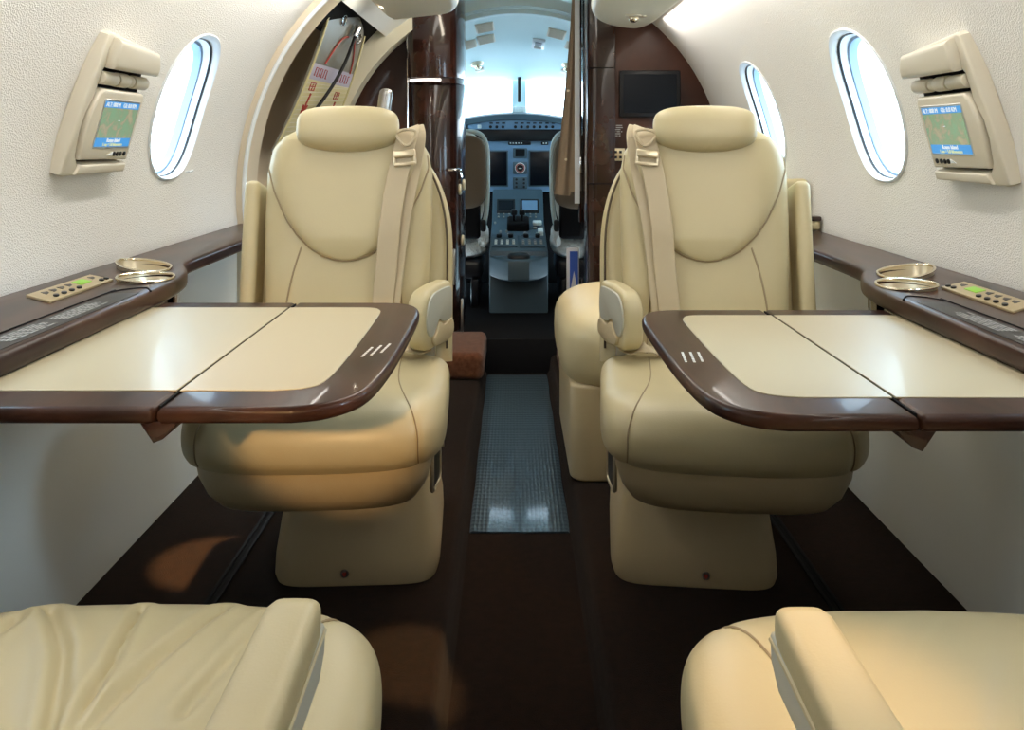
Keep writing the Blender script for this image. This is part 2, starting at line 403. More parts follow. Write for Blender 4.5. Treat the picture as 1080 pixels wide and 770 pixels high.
def make_seat(a, label, loc, rz, recl, near=False, wr=None):
    """a: +1 when the aisle is on the seat's local +x side; the seat faces local -y, hinge of the back at y=0, z=.44"""
    root = thing('cabin_seat', label, 'seat', loc, rz, 'leather cabin seats')
    X = lambda x: a*x
    # pedestal
    bm = new(); rings = []
    for z, s, f, g in ((0, 1, -.10, .36), (.012, 1.02, -.104, .365), (.05, 1.01, -.10, .36), (.12, .95, -.082, .33), (.20, .88, -.055, .28), (.262, .84, -.03, .24)):
        rings.append([(X(.038)+x*s, (f+g)/2+y*(g-f)/2, z) for x, y in sering(7, .172, 1, 56)])
    loft(bm, rings); ped = obj('pedestal', bm, LEATHER_DK, root, ang=50)
    bm = new(); cyl(bm, (X(.02), -.1045, .028), (X(.02), -.107, .028), .0085, 20)
    bd = obj('badge', bm, STEEL, ped)
    bm = new(); prism(bm, [(X(.02)+.0045*x, .0275+.0055*z) for x, z in ((0, -1.1), (.8, -.1), (.9, .5), (.45, .95), (0, .6), (-.45, .95), (-.9, .5), (-.8, -.1))], -.1085, -.106, 'y'); obj('badge_mark', bm, RED, bd)
    # skirt under the cushion
    bm = new(); rings = []
    for z, s, f in ((.262, .80, -.325), (.270, .845, -.348), (.295, .91, -.372), (.33, .965, -.388), (.365, .985, -.392)):
        rings.append([(x*s, (f+.02)/2+y*(.02-f)/2 - .018*(1-(x/.22)**2)*(1 if y < 0 else 0), z) for x, y in sering(6, .218, 1, 64)])
    loft(bm, rings); sk = obj('seat_skirt', bm, LEATHER_DK, root, ang=50)
    # release handle on the aisle side of the skirt
    bm = new(); M = Matrix.Translation((X(.2135), -.285, .315)) @ Matrix.Rotation(X(-.16), 4, 'Z')
    tube(bm, [M @ Vector((0, y, z)) for y, z in rrect(-.034, .034, -.036, .036, .010, 4)], .0045, 6, closed=True)
    fr = obj('recline_handle', bm, BRASS, sk)
    bm = new(); rbox(bm, (0, 0, 0), (.004, .060, .064), .001, 1, M); obj('handle_recess', bm, BLACK, sk)
    bm = new(); cyl(bm, (X(.208), -.17, .315), (X(.226), -.17, .315), .007, 14, bev=.002); obj('knob', bm, BRASS, sk)
    # cushion
    cu = obj('seat_cushion', cushion_mesh(wr), LEATHER, root, ang=60)
    for s in (-1, 1):
        bm = new(); pts = [cpt(s*useam(i), i) for i in range(2, 52)]
        pts = [Vector((p.x, -.12+(p.y+.12)*1.008, .40+(p.z-.40)*1.008)) for p in pts]
        tube(bm, pts, .0014, 5); obj('stitching', bm, SEAM, cu)
    # back ------------------------------------------------
    bm = new(); rings = []
    for i in range(49):
        t = i/48; z = -.02+.555*sin(t*pi/2)
        w = bw(max(z, 0)); dpt = .062 if z < .4 else .062*max(.25, sqrt(max(0, 1-((z-.4)/.15)**2)))
        rings.append([(x, .062+y, z) for x, y in sering(4, w, dpt, 64)])
    loft(bm, rings); back = obj('backrest', bm, LEATHER, root, ang=60, loc=(0, 0, .44), rot=(-recl, 0, 0))
    # raised shield shaped pad
    def sw(z):
        P = [(.216, .0), (.219, .024), (.228, .050), (.245, .078), (.275, .108), (.31, .133), (.37, .163), (.43, .182), (.475, .176), (.50, .150)]
        for (p, q), (c, d) in zip(P, P[1:]):
            if z <= c: return q+(d-q)*(z-p)/(c-p)
        return P[-1][1]
    bm = new(); rings = []
    for i in range(40):
        z = .2165+(.49-.2165)*(i/39)**1.5; s = sw(z); r = []
        edge = min(1, max(0, (z-.214)/.05))**.45
        for j in range(33):
            q = -cos(pi*j/32); x = q*s
            r.append((x, yfront(x, z)-.003-.019*edge*(1-abs(q)**6)**.5, z))
        for j in range(33):
            q = cos(pi*j/32); x = q*s; r.append((x, yfront(x, z)+.012, z))
        rings.append(r)
    loft(bm, rings); obj('upper_pad', bm, LEATHER, back, ang=60)
    bm = new(); pts = []
    for i in range(60):
        t = -1+2*i/59; z = .2165+(.46-.2165)*abs(t)**2.2; x = math.copysign(sw(z), t)*1.006
        pts.append((x, yfront(x, z)-.0035, z-.001))
    tube(bm, pts, .0022, 6); obj('pad_seam', bm, SEAM, back)
    for s in (-1, 1):
        bm = new(); tube(bm, [(s*q, yfront(s*q, z)-.001, z) for q, z in cat([(.098, .247), (.112, .20), (.124, .14), (.13, .08), (.134, .01)], 6) for q, z in [(q, z)]] if False else [(s*p[0], yfront(s*p[0], p[1])-.0006, p[1]) for p in [(v.x, v.y) for v in cat([(.098, .247, 0), (.112, .20, 0), (.124, .14, 0), (.13, .08, 0), (.134, .01, 0)], 6)]], .0022, 6)
        obj('stitching', bm, SEAM, back)
    # headrest
    bm = new(); rings = []
    for i in range(1, 40):
        t = -cos(pi*i/40); sx = (1-abs(t)**4.2)**(1/4.2); r = []
        for y, z in sering(2.8, .048, .054, 36):
            zz = z*sx**.9*((1-.10*t*t) if z > 0 else 1.0*(1-.30*t*t)); r.append((t*.115, -.012+y*sx, .512+zz))
        rings.append(r)
    loft(bm, rings); obj('headrest', bm, LEATHER, back, ang=60)
    # outer shell wrapped round the back, wider on the aisle side
    bm = new(); rings = []
    for i in range(41):
        t = i/40; z = -.01+.515*sin(t*pi/2); q = max(0, (z-.22)/.285); w = .223*max(.30, sqrt(max(0, 1-.72*q**2.6)))
        rings.append([(X(.014)+x, .150+y, z) for x, y in sering(5, w, .055, 56)])
    loft(bm, rings); obj('back_shell', bm, LEATHER, back, ang=60)
    bm = new(); pts = []
    for i in range(41):
        t = i/40; z = .02+.47*sin(t*pi/2)*.985; q = max(0, (z-.22)/.285); w = .223*max(.30, sqrt(max(0, 1-.72*q**2.6)))
        pts.append((X(.014)+X(w-.012), .0975, z))
    tube(bm, pts, .0028, 6); obj('shell_seam', bm, SEAMDK, back)
    # outboard wing
    bm = new(); rbox(bm, (X(-.223), .085, .19), (.036, .105, .43), .014, 4); obj('side_wing', bm, LEATHER, back)
    # shoulder belt
    def ribbon(pts, w, th=.0018):
        b = new(); tube(b, cat(pts, 8), 1, flat=(th, w/2), up=(0, -1, 0)); return b
    bl = obj('shoulder_belt', ribbon([(X(.134), .05, .53), (X(.138), -.012, .512), (X(.13), -.030, .47), (X(.112), -.034, .38), (X(.100), -.034, .29), (X(.094), -.024, .20), (X(.085), -.014, .10), (X(.082), -.010, .02)], .047), WEB, back)
    bm = ribbon([(X(.150), .02, .528), (X(.156), -.006, .495), (X(.146), -.010, .42), (X(.124), -.020, .30), (X(.110), -.014, .18), (X(.10), -.010, .06)], .040)
    obj('inner_belt', bm, WEB, back)
    bm = new(); M = Matrix.Translation((X(.130), -.037, .452)) @ Matrix.Rotation(X(-.10), 4, 'Y')
    rbox(bm, (0, 0, 0), (.052, .010, .018), .004, 3, M); rbox(bm, (0, -.002, -.024), (.050, .006, .008), .003, 2, M)
    for s in (-1, 1): rbox(bm, (s*.023, 0, -.012), (.006, .007, .03), .002, 2, M)
    obj('buckle', bm, BRASS, back)
    bm = new(); M2 = Matrix.Translation((X(.135), -.034, .482)) @ Matrix.Rotation(X(-.1), 4, 'Y')
    tube(bm, [M2 @ Vector(p) for p in cat([(-.022, 0, .02), (-.014, -.004, -.002), (0, -.006, -.012), (.014, -.004, -.002), (.022, 0, .02), (0, -.002, .026)], 6, True)], .0035, 6, closed=True)
    obj('belt_loop', bm, WEB, back)
    # lap belt crumpled at the hinge on the aisle side
    bm = new(); tube(bm, cat([(X(.07), -.02, .462), (X(.09), -.045, .476), (X(.115), -.03, .466), (X(.14), -.05, .480), (X(.165), -.035, .470), (X(.185), -.02, .474)], 8), 1, flat=(.002, .017), up=(0, -.5, 1)); obj('lap_belt', bm, WEB, root)
    # armrest
    if not near:
        M = Matrix.Translation((X(.188), -.005, .532)) @ Matrix.Rotation(X(-.30), 4, 'Z')
        pr = [(v.x, v.y) for v in cat([(-.085, -.02, 0), (-.083, .032, 0), (-.06, .062, 0), (-.02, .070, 0), (.06, .07, 0), (.10, .055, 0), (.10, -.06, 0), (.0, -.062, 0), (-.045, -.060, 0), (-.074, -.047, 0)], 6, True)]
        bm = new(); prism(bm, pr, -.021, .021, 'x', bev=.012, seg=4, M=M); ar = obj('armrest', bm, LEATHER, root, ang=60)
        s = a
        p2 = [(-.074, .00), (-.070, .030), (-.052, .052), (-.02, .060), (.05, .06), (.085, .05), (.085, -.01), (.03, -.012), (.0, -.002), (-.02, -.018), (-.042, -.03), (-.064, -.022)]
        p2 = [(v.x, v.y) for v in cat([(p[0], p[1], 0) for p in p2], 5, True)]
        bm = new(); prism(bm, p2, s*.017, s*.025, 'x', bev=.002, M=M); obj('side_panel', bm, GREYLEATHER, ar, ang=50)
        p3 = [(v.x, v.y) for v in cat([(.085, -.016, 0), (.03, -.018, 0), (.0, -.008, 0), (-.02, -.024, 0), (-.04, -.036, 0), (-.02, -.054, 0), (.085, -.052, 0)], 5, True)]
        bm = new(); prism(bm, p3, s*.017, s*.028, 'x', bev=.003, M=M); obj('lower_grip', bm, LEATHER_DK, ar, ang=50)
        bm = new(); rbox(bm, (X(.19), .03, .475), (.022, .05, .08), .006, 2); obj('arm_post', bm, STEEL, root)
    else:
        acx = near
        bm = new(); rings = []
        for i in range(36):
            t = i/35; y = -.228+.42*t; e = min(1, t/.07); e = sqrt(max(.02, 1-(1-e)**2))
            hz = .566-.022*t-.012*(1-e); zl = .530-.014*t
            w = .0215*(.55+.45*e)*(1+.28*t)
            rings.append([(X(acx)+x, y, (hz+zl)/2+z) for x, z in sering(4.0, w, (hz-zl)/2*(.5+.5*e), 28)])
        loft(bm, rings); ar = obj('armrest', bm, LEATHER, root, ang=60)
        pr = [(-.200, .505), (-.219, .518), (-.222, .539), (.18, .524), (.18, .495)]
        bm = new(); prism(bm, pr, X(acx-.020), X(acx+.0225), 'x', bev=.004); obj('side_panel', bm, GREYLEATHER, ar)
        bm = new(); tube(bm, [(X(acx+.0218*(1+.1*t)), -.219+.39*t, .535-.012*t) for t in [i/10 for i in range(11)]], .0020, 6); obj('piping', bm, LEATHER, ar)
        bm = new(); rbox(bm, (X(acx), .10, .42), (.03, .08, .18), .008, 2); obj('arm_post', bm, STEEL, root)
    return root

WR1 = [([(-.20, -.36), (-.13, -.30), (-.08, -.22), (-.03, -.17)], .0035, .006), ([(-.10, -.38), (-.05, -.31), (-.02, -.24), (.0, -.18)], .004, .006),
       ([(-.01, -.38), (.0, -.30), (.005, -.22), (.02, -.17)], .0035, .005), ([(.07, -.38), (.04, -.30), (.02, -.24), (.015, -.2)], .0035, .006),
       ([(.12, -.37), (.10, -.29), (.085, -.24)], .0028, .006), ([(-.12, -.36), (-.14, -.27), (-.15, -.20), (-.10, -.16)], .003, .006),
       ([(-.17, -.15), (-.10, -.17), (0, -.165), (.08, -.17), (.14, -.2)], .004, .006)]
WR1 = [([(-x, y) for x, y in l], d*1.5, w) for l, d, w in WR1]
WR2 = [([(-.02, -.38), (.05, -.30), (.10, -.22)], .0015, .007), ([(.06, -.38), (.10, -.30), (.14, -.2)], .0015, .007), ([(-.10, -.37), (-.03, -.28), (.02, -.2)], .0012, .008)]
make_seat(1, 'cream leather swivel seat facing aft beside the escape door, tallest dark cabinet behind it', (-.372, 1.86, 0), radians(3), radians(12))
make_seat(-1, 'cream leather swivel seat facing aft in front of the bulkhead screen', (.426, 1.85, 0), radians(-6), radians(12))
make_seat(-1, 'cream leather seat at bottom left with wrinkled cushion, only its front showing', (-.352, .452, 0), pi, radians(55), .182, WR1)
make_seat(1, 'smoother golden-lit cream leather seat at bottom right, only its front showing', (.384, .440, 0), pi, radians(55), .163, WR2)

# side-facing seat beyond the right seat
sd = thing('divan', 'tan leather side-facing seat tucked behind the seat in front of the bulkhead screen', 'seat', (.12, 2.27, 0))
bm = new(); pillow(bm, (.30, .32, .335), (.29, .33, .135), 4.5, 3.2, 56, 24); obj('seat_cushion', bm, LEATHER, sd, ang=60)
bm = new(); prism(bm, rrect(.035, .60, .02, .62, .05), 0, .26, 'z', bev=.01); obj('seat_base', bm, LEATHER_DK, sd)
bm = new(); rbox(bm, (.675, .56, .54), (.11, .5, .56), .04, 5); obj('backrest', bm, LEATHER, sd)
bm = new(); rbox(bm, (.725, .285, .735), (.075, .04, .14), .016, 4); obj('bolster', bm, LEATHER, sd)
bm = new(); rbox(bm, (.715, .200, .675), (.095, .05, .028), .008, 3); ar = obj('armrest', bm, LEATHER, sd)
bm = new(); rbox(bm, (.715, .200, .695), (.10, .056, .014), .005, 3); obj('arm_cap', bm, WOOD, ar)

# ------------------------------------------------------------------ side ledges
def make_ledge(s, dy, label):
    """s=-1 left wall, +1 right wall"""
    t = thing('side_ledge', label, 'side ledge', (XC if s > 0 else 0, dy, 0), 0, 'wood side ledges')
    X = lambda x: s*x
    yend = 2.67 if s < 0 else 2.57
    W = .860 if s < 0 else .872
    plan = [(W, -1.2), (.622, -1.2)] + [(.620, 1.45)] + [(v.x, v.y) for v in cat([(.620, 1.45, 0), (.622, 1.56, 0), (.636, 1.66, 0), (.664, 1.74, 0), (.69, 1.80, 0), (.70, 1.88, 0), (.702, 2.1, 0)], 5)[1:]] + [(.705, yend), (W, yend)]
    bm = new(); prism(bm, [(X(x), y) for x, y in plan], .630, .660, 'z', bev=.009, seg=3)
    lip = obj('ledge_top', bm, WOODTOP, t)
    low = [(W, -1.2), (.640, -1.2), (.636, 1.42)] + [(v.x, v.y) for v in cat([(.636, 1.42, 0), (.638, 1.55, 0), (.652, 1.65, 0), (.68, 1.735, 0), (.71, 1.78, 0), (W, 1.80, 0)], 5)[1:]]
    bm = new(); prism(bm, [(X(x), y) for x, y in low], .578, .6325, 'z', bev=.014, seg=4); apr = obj('apron', bm, WOOD, t)
    # cup holders: oval bowls let into the top
    cuts = []
    cups = [(.748, 1.735, .082, .047, -.85, .006), (.684, 1.600, .046, .056, -.25, .003)]
    for cx, cy, rx, ry, rot, tl in cups:
        c, q = cos(rot*-s), sin(rot*-s)
        def ell(sc, z, tilt, n=40, cx=cx, cy=cy, rx=rx, ry=ry, c=c, q=q):
            out = []
            for i in range(n):
                a = 2*pi*i/n; x, y = rx*cos(a)*(1-.22*sin(a))*sc, ry*sin(a)*sc
                x, y = x*c-y*q, x*q+y*c
                out.append((X(cx)+x, cy+y, z+tilt*(x*s/rx)))
            return out
        b = new(); loft(b, [ell(.97, .50, 0), ell(.97, .72, 0)]); cuts.append(obj('cut', b, BLACK, t))
        bm = new(); tube(bm, ell(1.0, .6615+tl*.8, tl), .0028, 8, closed=True); cp = obj('cup_holder', bm, BRASSRIM, t)
        bm = new(); loft(bm, [ell(.99, .661+tl*.8, tl), ell(.95, .650, tl*.6), ell(.86, .640, tl*.3), ell(.70, .633, 0), ell(.4, .629, 0), ell(.05, .628, 0), ell(.05, .626, 0), ell(.72, .630, 0), ell(.90, .638, 0), ell(.975, .650, tl*.5), ell(1.0, .661+tl*.8, tl)], cap=False); obj('bowl', bm, BRASS, cp)
    bpy.context.view_layer.update(); cut2 = [c.copy() for c in cuts]
    for c in cut2: c.data = c.data.copy(); COL.objects.link(c)
    bpy.context.view_layer.update(); boolean(lip, cuts); boolean(apr, cut2)
    # control plate
    y0, y1, x0, x1 = 1.36, 1.575, .738, .808
    sh = .055
    def shear(b):
        for v in b.verts: v.co.y += (abs(v.co.x)-x0)/(x1-x0)*sh
        return b
    bm = new(); box(bm, X(x0), X(x1), y0, y1, .6595, .6640, r=.001); cpn = obj('control_panel', shear(bm), GOLDPL, t)
    bm = new(); box(bm, X(x0+.026), X(x0+.056), y1-.085, y1-.047, .6635, .6650, r=.0004); obj('display', shear(bm), GREENLCD, cpn)
    for yy in [y0+.03+.025*i for i in range(4)]+[y1-.03, y1-.012-.0]:
        bm = new(); cyl(bm, (X(x0+.014), yy+.004, .6635), (X(x0+.014), yy+.004, .667), .0068, 14, bev=.0015); obj('button', shear(bm), BLACK, cpn)
    for yy in [y0+.028+.025*i for i in range(4)]+[y1-.03]:
        bm = new(); prism(bm, [(X(x0+.036), yy), (X(x0+.056), yy+.002), (X(x0+.050), yy+.017), (X(x0+.040), yy+.012)], .6635, .6646, 'z'); obj('symbol_print', shear(bm), BLACK, cpn)
    # stowage lid groove and printed placards
    lid = [(v.x, v.y) for v in cat([(.690, -1.1, 0), (.690, .6, 0), (.690, 1.40, 0), (.686, 1.46, 0), (.670, 1.49, 0), (.645, 1.50, 0), (.624, 1.47, 0)], 8)]
    bm = new(); tube(bm, [(X(x), y, .6600) for x, y in lid], .0018, 6); ld = obj('lid_groove', bm, BLACKMT, t)
    bm = new(); box(bm, X(.636), X(.682), .75, 1.45, .6598, .6606, r=0); pl = obj('placard', bm, BLACK, t)
    for i, (ya, yb) in enumerate(((1.10, 1.22), (1.24, 1.37), (.80, .92))):
        bm = new()
        M = frame3((X(.676), ya, .6607), (0, 1, 0), (-1, 0, 0), (0, 0, 1)) if s > 0 else frame3((X(.646), ya, .6607), (0, 1, 0), (-1, 0, 0), (0, 0, 1))
        bars(bm, M, yb-ya, .030, 5, seed=i+3, lo=.008, hi=.022, fill=.55); obj('placard_print', bm, GREYPRINT, pl)
    # little latch on the rolled edge
    bm = new(); rbox(bm, (X(.640), 1.02, .612), (.012, .05, .014), .004, 2); obj('latch', bm, BLACK, t)
    bm = new(); tube(bm, [(X(.638), y, .628) for y in (-1.1, 0, 1.0, 1.40)], .004, 8); obj('edge_bead', bm, WOODTOP, t)
    return t
make_ledge(-1, 0, 'dark burl wood ledge with cup holders running under the oval window beside the escape door')
make_ledge(1, DYR, 'dark burl wood ledge with cup holders running along the wall with two oval windows')

# ------------------------------------------------------------------ folding tables
def make_table(s, label, xa, xh, xo, y0, y1, z):
    """xa aisle edge, xh hinge, xo wall edge (absolute x magnitudes)"""
    t = thing('folding_table', label, 'table', (0, 0, 0), 0, 'folding tables')
    X = lambda x: s*x
    th = .019
    def o(p): return [(X(x), y) for x, y in p]
    inner = [(xh-.0015, y0)] + [(v.x, v.y) for v in cat([(xa+.085, y0, 0), (xa+.052, y0+.012, 0), (xa+.024, y0+.042, 0), (xa+.010, y0+.085, 0), (xa+.003, y0+.16, 0), (xa, y0+.26, 0), (xa, y1-.16, 0), (xa+.003, y1-.08, 0), (xa+.014, y1-.035, 0), (xa+.036, y1-.010, 0), (xa+.07, y1, 0)], 5)] + [(xh-.0015, y1)]
    bm = new(); prism(bm, o(inner), z-th, z, 'z', bev=.0075, seg=4); il = obj('inner_leaf', bm, WOODTOP, t)
    bdr = .062
    ins = [(xh-.002, y0+bdr)] + [(v.x, v.y) for v in cat([(xa+bdr+.06, y0+bdr, 0), (xa+bdr+.022, y0+bdr+.012, 0), (xa+bdr+.006, y0+bdr+.05, 0), (xa+bdr+.002, y0+.25, 0), (xa+bdr+.004, y1-.12, 0), (xa+bdr+.010, y1-.075, 0), (xa+bdr+.024, y1-.058, 0), (xa+bdr+.05, y1-.055, 0)], 5)] + [(xh-.002, y1-.055)]
    bm = new(); prism(bm, o(ins), z-.001, z+.0012, 'z', bev=.0006, seg=1); obj('inlay', bm, INLAY, il)
    bm = new(); box(bm, X(xh+.0015), X(xo), y0, y1, z-th, z, r=.0075, seg=4); ol = obj('outer_leaf', bm, WOODTOP, t)
    bm = new(); box(bm, X(xh+.002), X(xo-.002), y0+bdr, y1-.055, z-.001, z+.0012, r=.0005, seg=1); obj('inlay', bm, INLAY, ol)
    bm = new(); box(bm, X(xh-.0012), X(xh+.0012), y0+.01, y1-.01, z-th+.004, z-.001, r=0); obj('hinge_strip', bm, BLACKMT, t)
    # wedge shaped support arm below the hinge
    bm = new(); prism(bm, [(X(xh-.024), z-th+.002), (X(xh+.022), z-th+.002), (X(xh+.018), z-th-.004), (X(xh+.006), z-th-.022), (X(xh-.004), z-th-.018)], y0+.006, y1-.05, 'y', bev=.002, seg=2); obj('support_arm', bm, WOOD, t)
    bm = new(); box(bm, X(xh+.03), X(xo-.01), y1-.30, y1-.26, z-th-.020, z-th+.002, r=.003); obj('slide_rail', bm, STEEL, t)
    # three short lines of print on the border
    bm = new()
    for i in range(3):
        M = frame3((X(xa+.044-.011*i), y0+.27 + .01*i, z+.0002), (s*.10, -.995, 0), (.995, s*.10, 0), (0, 0, 1)) if s < 0 else frame3((X(xa+.022+.011*i), y0+.27, z+.0002), (-.10, -.995, 0), (.995, -.10, 0), (0, 0, 1))
        bars(bm, M, .060, .006, 1, seed=i+11, lo=.003, hi=.009, fill=.55, gap=.003, depth=.0004)
    obj('printed_notice', bm, PRINT, il)
    return t
make_table(-1, 'unfolded burl wood table with evenly beige inlay, under the oval window beside the escape door', .156, .387, .627, .925, 1.53, .63)
make_table(1, 'unfolded burl wood table whose pale inlay mirrors the daylight', .208, .432, .642, .905, 1.475, .628)

# ------------------------------------------------------------------ wall monitors
def make_monitor(s, ynear, zb, label):
    t = thing('wall_monitor', label, 'monitor', (0, 0, 0), 0, 'fold-out map screens')
    zc = .853; tilt = math.asin((.98-ZC)/R)
    o = Vector((xin(zb, s)-s*.002, ynear, zb)); top = Vector((xin(zb+.266, s), ynear, zb+.266))
    ev = (top-o).normalized(); eu = Vector((0, 1, 0)); en = Vector((-s*ev.z, 0, s*ev.x*1.0))
    if en.x*s > 0: en = -en
    M = frame3(o, eu*.885, ev, en); H = (top-o).length; L = .29
    P = lambda pts, a, b, bev=.004, seg=3: prism(new(), pts, a, b, 'z', bev=bev, seg=seg, M=M)
    # C-shaped surround: near bar, hood, bottom lip
    c = [(0, 0), (.012, -.004), (L-.012, .0), (L-.012, .02), (.056, .022), (.040, .04), (.031, .085), (.034, .12), (.050, .155), (.054, .205), (.062, .213), (L, .212), (L+.004, .235), (L-.02, H-.012), (.05, H+.006), (.037, H), (.017, .16), (.004, .07)]
    bm = P(c, -.012, .019, .005); fr = obj('surround', bm, CREAM, t)
    bm = P([(.062, .213), (L+.002, .213), (L+.005, .235), (L-.018, H-.013), (.060, H-.003), (.055, .24)], .008, .038, .011, 4); obj('hood', bm, CREAM, fr)
    bm = P([(.05, .0), (L-.012, .0), (L-.012, .019), (.06, .020)], .008, .026, .005); obj('bottom_lip', bm, CREAM, fr)
    bm = P([(.034, .02), (L-.008, .02), (L-.008, .215), (.05, .215), (.03, .09)], -.010, .004, .002); obj('recess', bm, BLACKMT, fr)
    # hinge barrel
    bm = new(); h0 = .060
    for a, b, r in ((h0, h0+.07, .0135), (h0+.073, h0+.125, .0145), (h0+.128, h0+.150, .0120), (h0+.153, L-.008, .0140)):
        cyl(bm, M @ Vector((a, .192, .013)), M @ Vector((b, .192, .013)), r, 24, bev=.003)
    obj('hinge', bm, CREAM, t)
    # screen body
    body = [(.050, .029), (.272, .026), (.276, .16), (.266, .171), (.070, .172), (.056, .16), (.042, .12), (.040, .08)]
    bm = P(body, .002, .026, .006, 4); sb = obj('screen_housing', bm, CREAM, t)
    sx0, sx1, sz0, sz1 = .088, .256, .057, .150
    bm = P(rrect(sx0-.004, sx1+.004, sz0-.004, sz1+.004, .004), .024, .0268, .0005, 1); obj('screen_bezel', bm, STEEL, sb)
    bm = P([(sx0, sz0+.018), (sx1, sz0+.018), (sx1, sz1-.013), (sx0, sz1-.013)],   .026, .0275, 0); obj('map_display', bm, SCRMAP, sb)
    bm = P([(sx0, sz0), (sx1, sz0), (sx1, sz0+.018), (sx0, sz0+.018)], .026, .0275, 0); P2 = [(sx0, sz1-.013), (sx1, sz1-.013), (sx1, sz1), (sx0, sz1)]
    prism(bm, P2, .026, .0275, 'z', M=M); obj('caption_bar', bm, SCRBLUE, sb)
    # the text reads left to right for someone facing the wall
    d = 1 if s < 0 else -1
    def TM(u, v): return frame3(M @ Vector((u, v, .0277)), eu*d, ev, en)
    u0 = sx0+.004 if d > 0 else sx1-.004; u1 = sx0+.086 if d > 0 else sx1-.086; um = (sx0+sx1)/2
    for q, sz, m_, al, mm in (('ALT: 000 M', .0125, TM(u0, sz1-.0105), 'LEFT', SCRTXT), ('GS: 0.0 KM', .0125, TM(u1, sz1-.0105), 'LEFT', SCRTXT), ('Rosen Island', .0115, TM(um, sz0+.0095), 'CENTER', SCRTXT), ('--', .012, TM(um, sz0+.052), 'CENTER', SCRTXT), ('1 cm = 5.8 kilometers', .0095, TM(um, sz0+.0015), 'CENTER', SCRYEL)):
        bm = new(); text(bm, q, sz, m_, al); obj('lettering', bm, mm, sb)
    bs = [.196, .212, .228, .247]
    for u in bs:
        bm = new(); cyl(bm, M @ Vector((u, .041, .025)), M @ Vector((u, .041, .0285)), .0050, 14, bev=.001); obj('button', bm, BLACK, sb)
    bm = P([(.164, .038), (.188, .038), (.188, .046)], .025, .0272, 0); obj('volume_wedge', bm, WHITEPL, sb)
    return t
make_monitor(-1, 1.585, .860, 'cream fold-out map monitor on the wall with a single full oval window')
make_monitor(1, 1.488, .846, 'cream fold-out map monitor on the wall with two oval windows in view')

# ------------------------------------------------------------------ escape door, its frame and liner
def arcband(d0, d1, y0, y1, z0, z1, n=40, sgn=-1):
    a0 = math.asin(max(-.99, (z0-ZC)/R)); a1 = math.asin((z1-ZC)/R); b = new(); rings = []
    for i in range(n+1):
        a = a0+(a1-a0)*i/n; c, q = cos(a), sin(a)
        f = lambda d: (XC+sgn*(R+d)*c, ZC+(R+d)*q)
        (xa, za), (xb, zb) = f(d0), f(d1)
        rings.append([(xa, y0, za), (xa, y1, za), (xb, y1, zb), (xb, y0, zb)])
    loft(b, rings); return b
door = tag(obj('door_1', arcband(.045, .085, 2.78, 3.80, .05, 1.45), TANLIN), kind='structure')
def vert_lower(b, d0, d1, y0, y1):
    box(b, XC-.88-d1, XC-.88-d0, y0, y1, 0, .62, r=0)
bm = arcband(-.028, .03, 2.675, 2.80, .60, 1.54); box(bm, XC-.905, XC-.845, 2.675, 2.80, 0, .62, r=0); obj('arch_trim', bm, ARCHM, door)
bm = new(); pts = []
for i in range(50):
    a = math.asin((.60-ZC)/R)+(math.asin((1.54-ZC)/R)-math.asin((.60-ZC)/R))*i/49; pts.append((XC-(R-.026)*cos(a), 2.672, ZC+(R-.026)*sin(a)))
tube(bm, pts, .007, 8); obj('trim_bead', bm, ARCHEDGE, door)
bm = arcband(-.085, .05, 3.74, 3.84, .30, 1.52); obj('forward_jamb', bm, PSU, door)
bm = arcband(-.035, .05, 2.80, 3.80, 1.400, 1.54, 12); obj('door_header', bm, ARCHEDGE, door)
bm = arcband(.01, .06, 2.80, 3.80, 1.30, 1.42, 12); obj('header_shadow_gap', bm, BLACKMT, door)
# instruction panel of the door: slightly tilted slab with handle
TL, BL, TR, BR = Vector((-.635, 3.00, 1.41)), Vector((-.845, 3.0, .88)), Vector((-.585, 3.42, 1.392)), Vector((-.765, 3.42, .88))
def bil(u, v, h=0):
    p = TL*(1-u)*v+BL*(1-u)*(1-v)+TR*u*v+BR*u*(1-v)
    n = (TR-BL).cross(TL-BR).normalized()
    if n.x < 0: n = -n
    bow = -.02*(1-(2*v-1)**2)
    return p+n*(h+(-bow)*1.0*0.9)
def patch(us, vs, h0, h1):
    b = new(); rings = []
    U = [us[0]+(us[1]-us[0])*i/8 for i in range(9)]
    for j in range(13):
        v = vs[0]+(vs[1]-vs[0])*j/12
        rings.append([bil(u, v, h1) for u in U]+[bil(u, v, h0) for u in U[::-1]])
    loft(b, rings); return b
b = new(); rings = []
for j in range(31):
    v = j/30; e = .0 if v < .86 else .22*((v-.86)/.14)**2.4; U = [e+(1-2*e)*i/8 for i in range(9)]
    rings.append([bil(u, v, .0) for u in U]+[bil(u, v, -.008) for u in U[::-1]])
loft(b, rings); dp = obj('instruction_panel', b, SILVERP, door)
obj('yellow_field', patch((.012, .988), (.0, .50), -.001, .0015), YELLOWP, door)
obj('printed_band', patch((.012, .988), (.50, .605), -.001, .0018), LAVEND, door)
bm = new(); tube(bm, [bil(-.005+.01*0, v, .004) for v in [i/20*.9 for i in range(21)]], .004, 6); tube(bm, [bil(1.0, v, .004) for v in [i/20*.9 for i in range(21)]], .004, 6); obj('panel_edge', bm, YELLOWP, door)
bm = new(); tube(bm, [bil(.66-.32*t, .91-.60*t, .016+.012*sin(pi*t)) for t in [i/20 for i in range(21)]], .0065, 10); hd = obj('door_handle', bm, BLACK, door)
bm = new(); tube(bm, [bil(.66-.03*t, .93-.05*t, .018) for t in (0, .5, 1, 1.5)], .015, 10); obj('handle_boss', bm, CHROME, door)
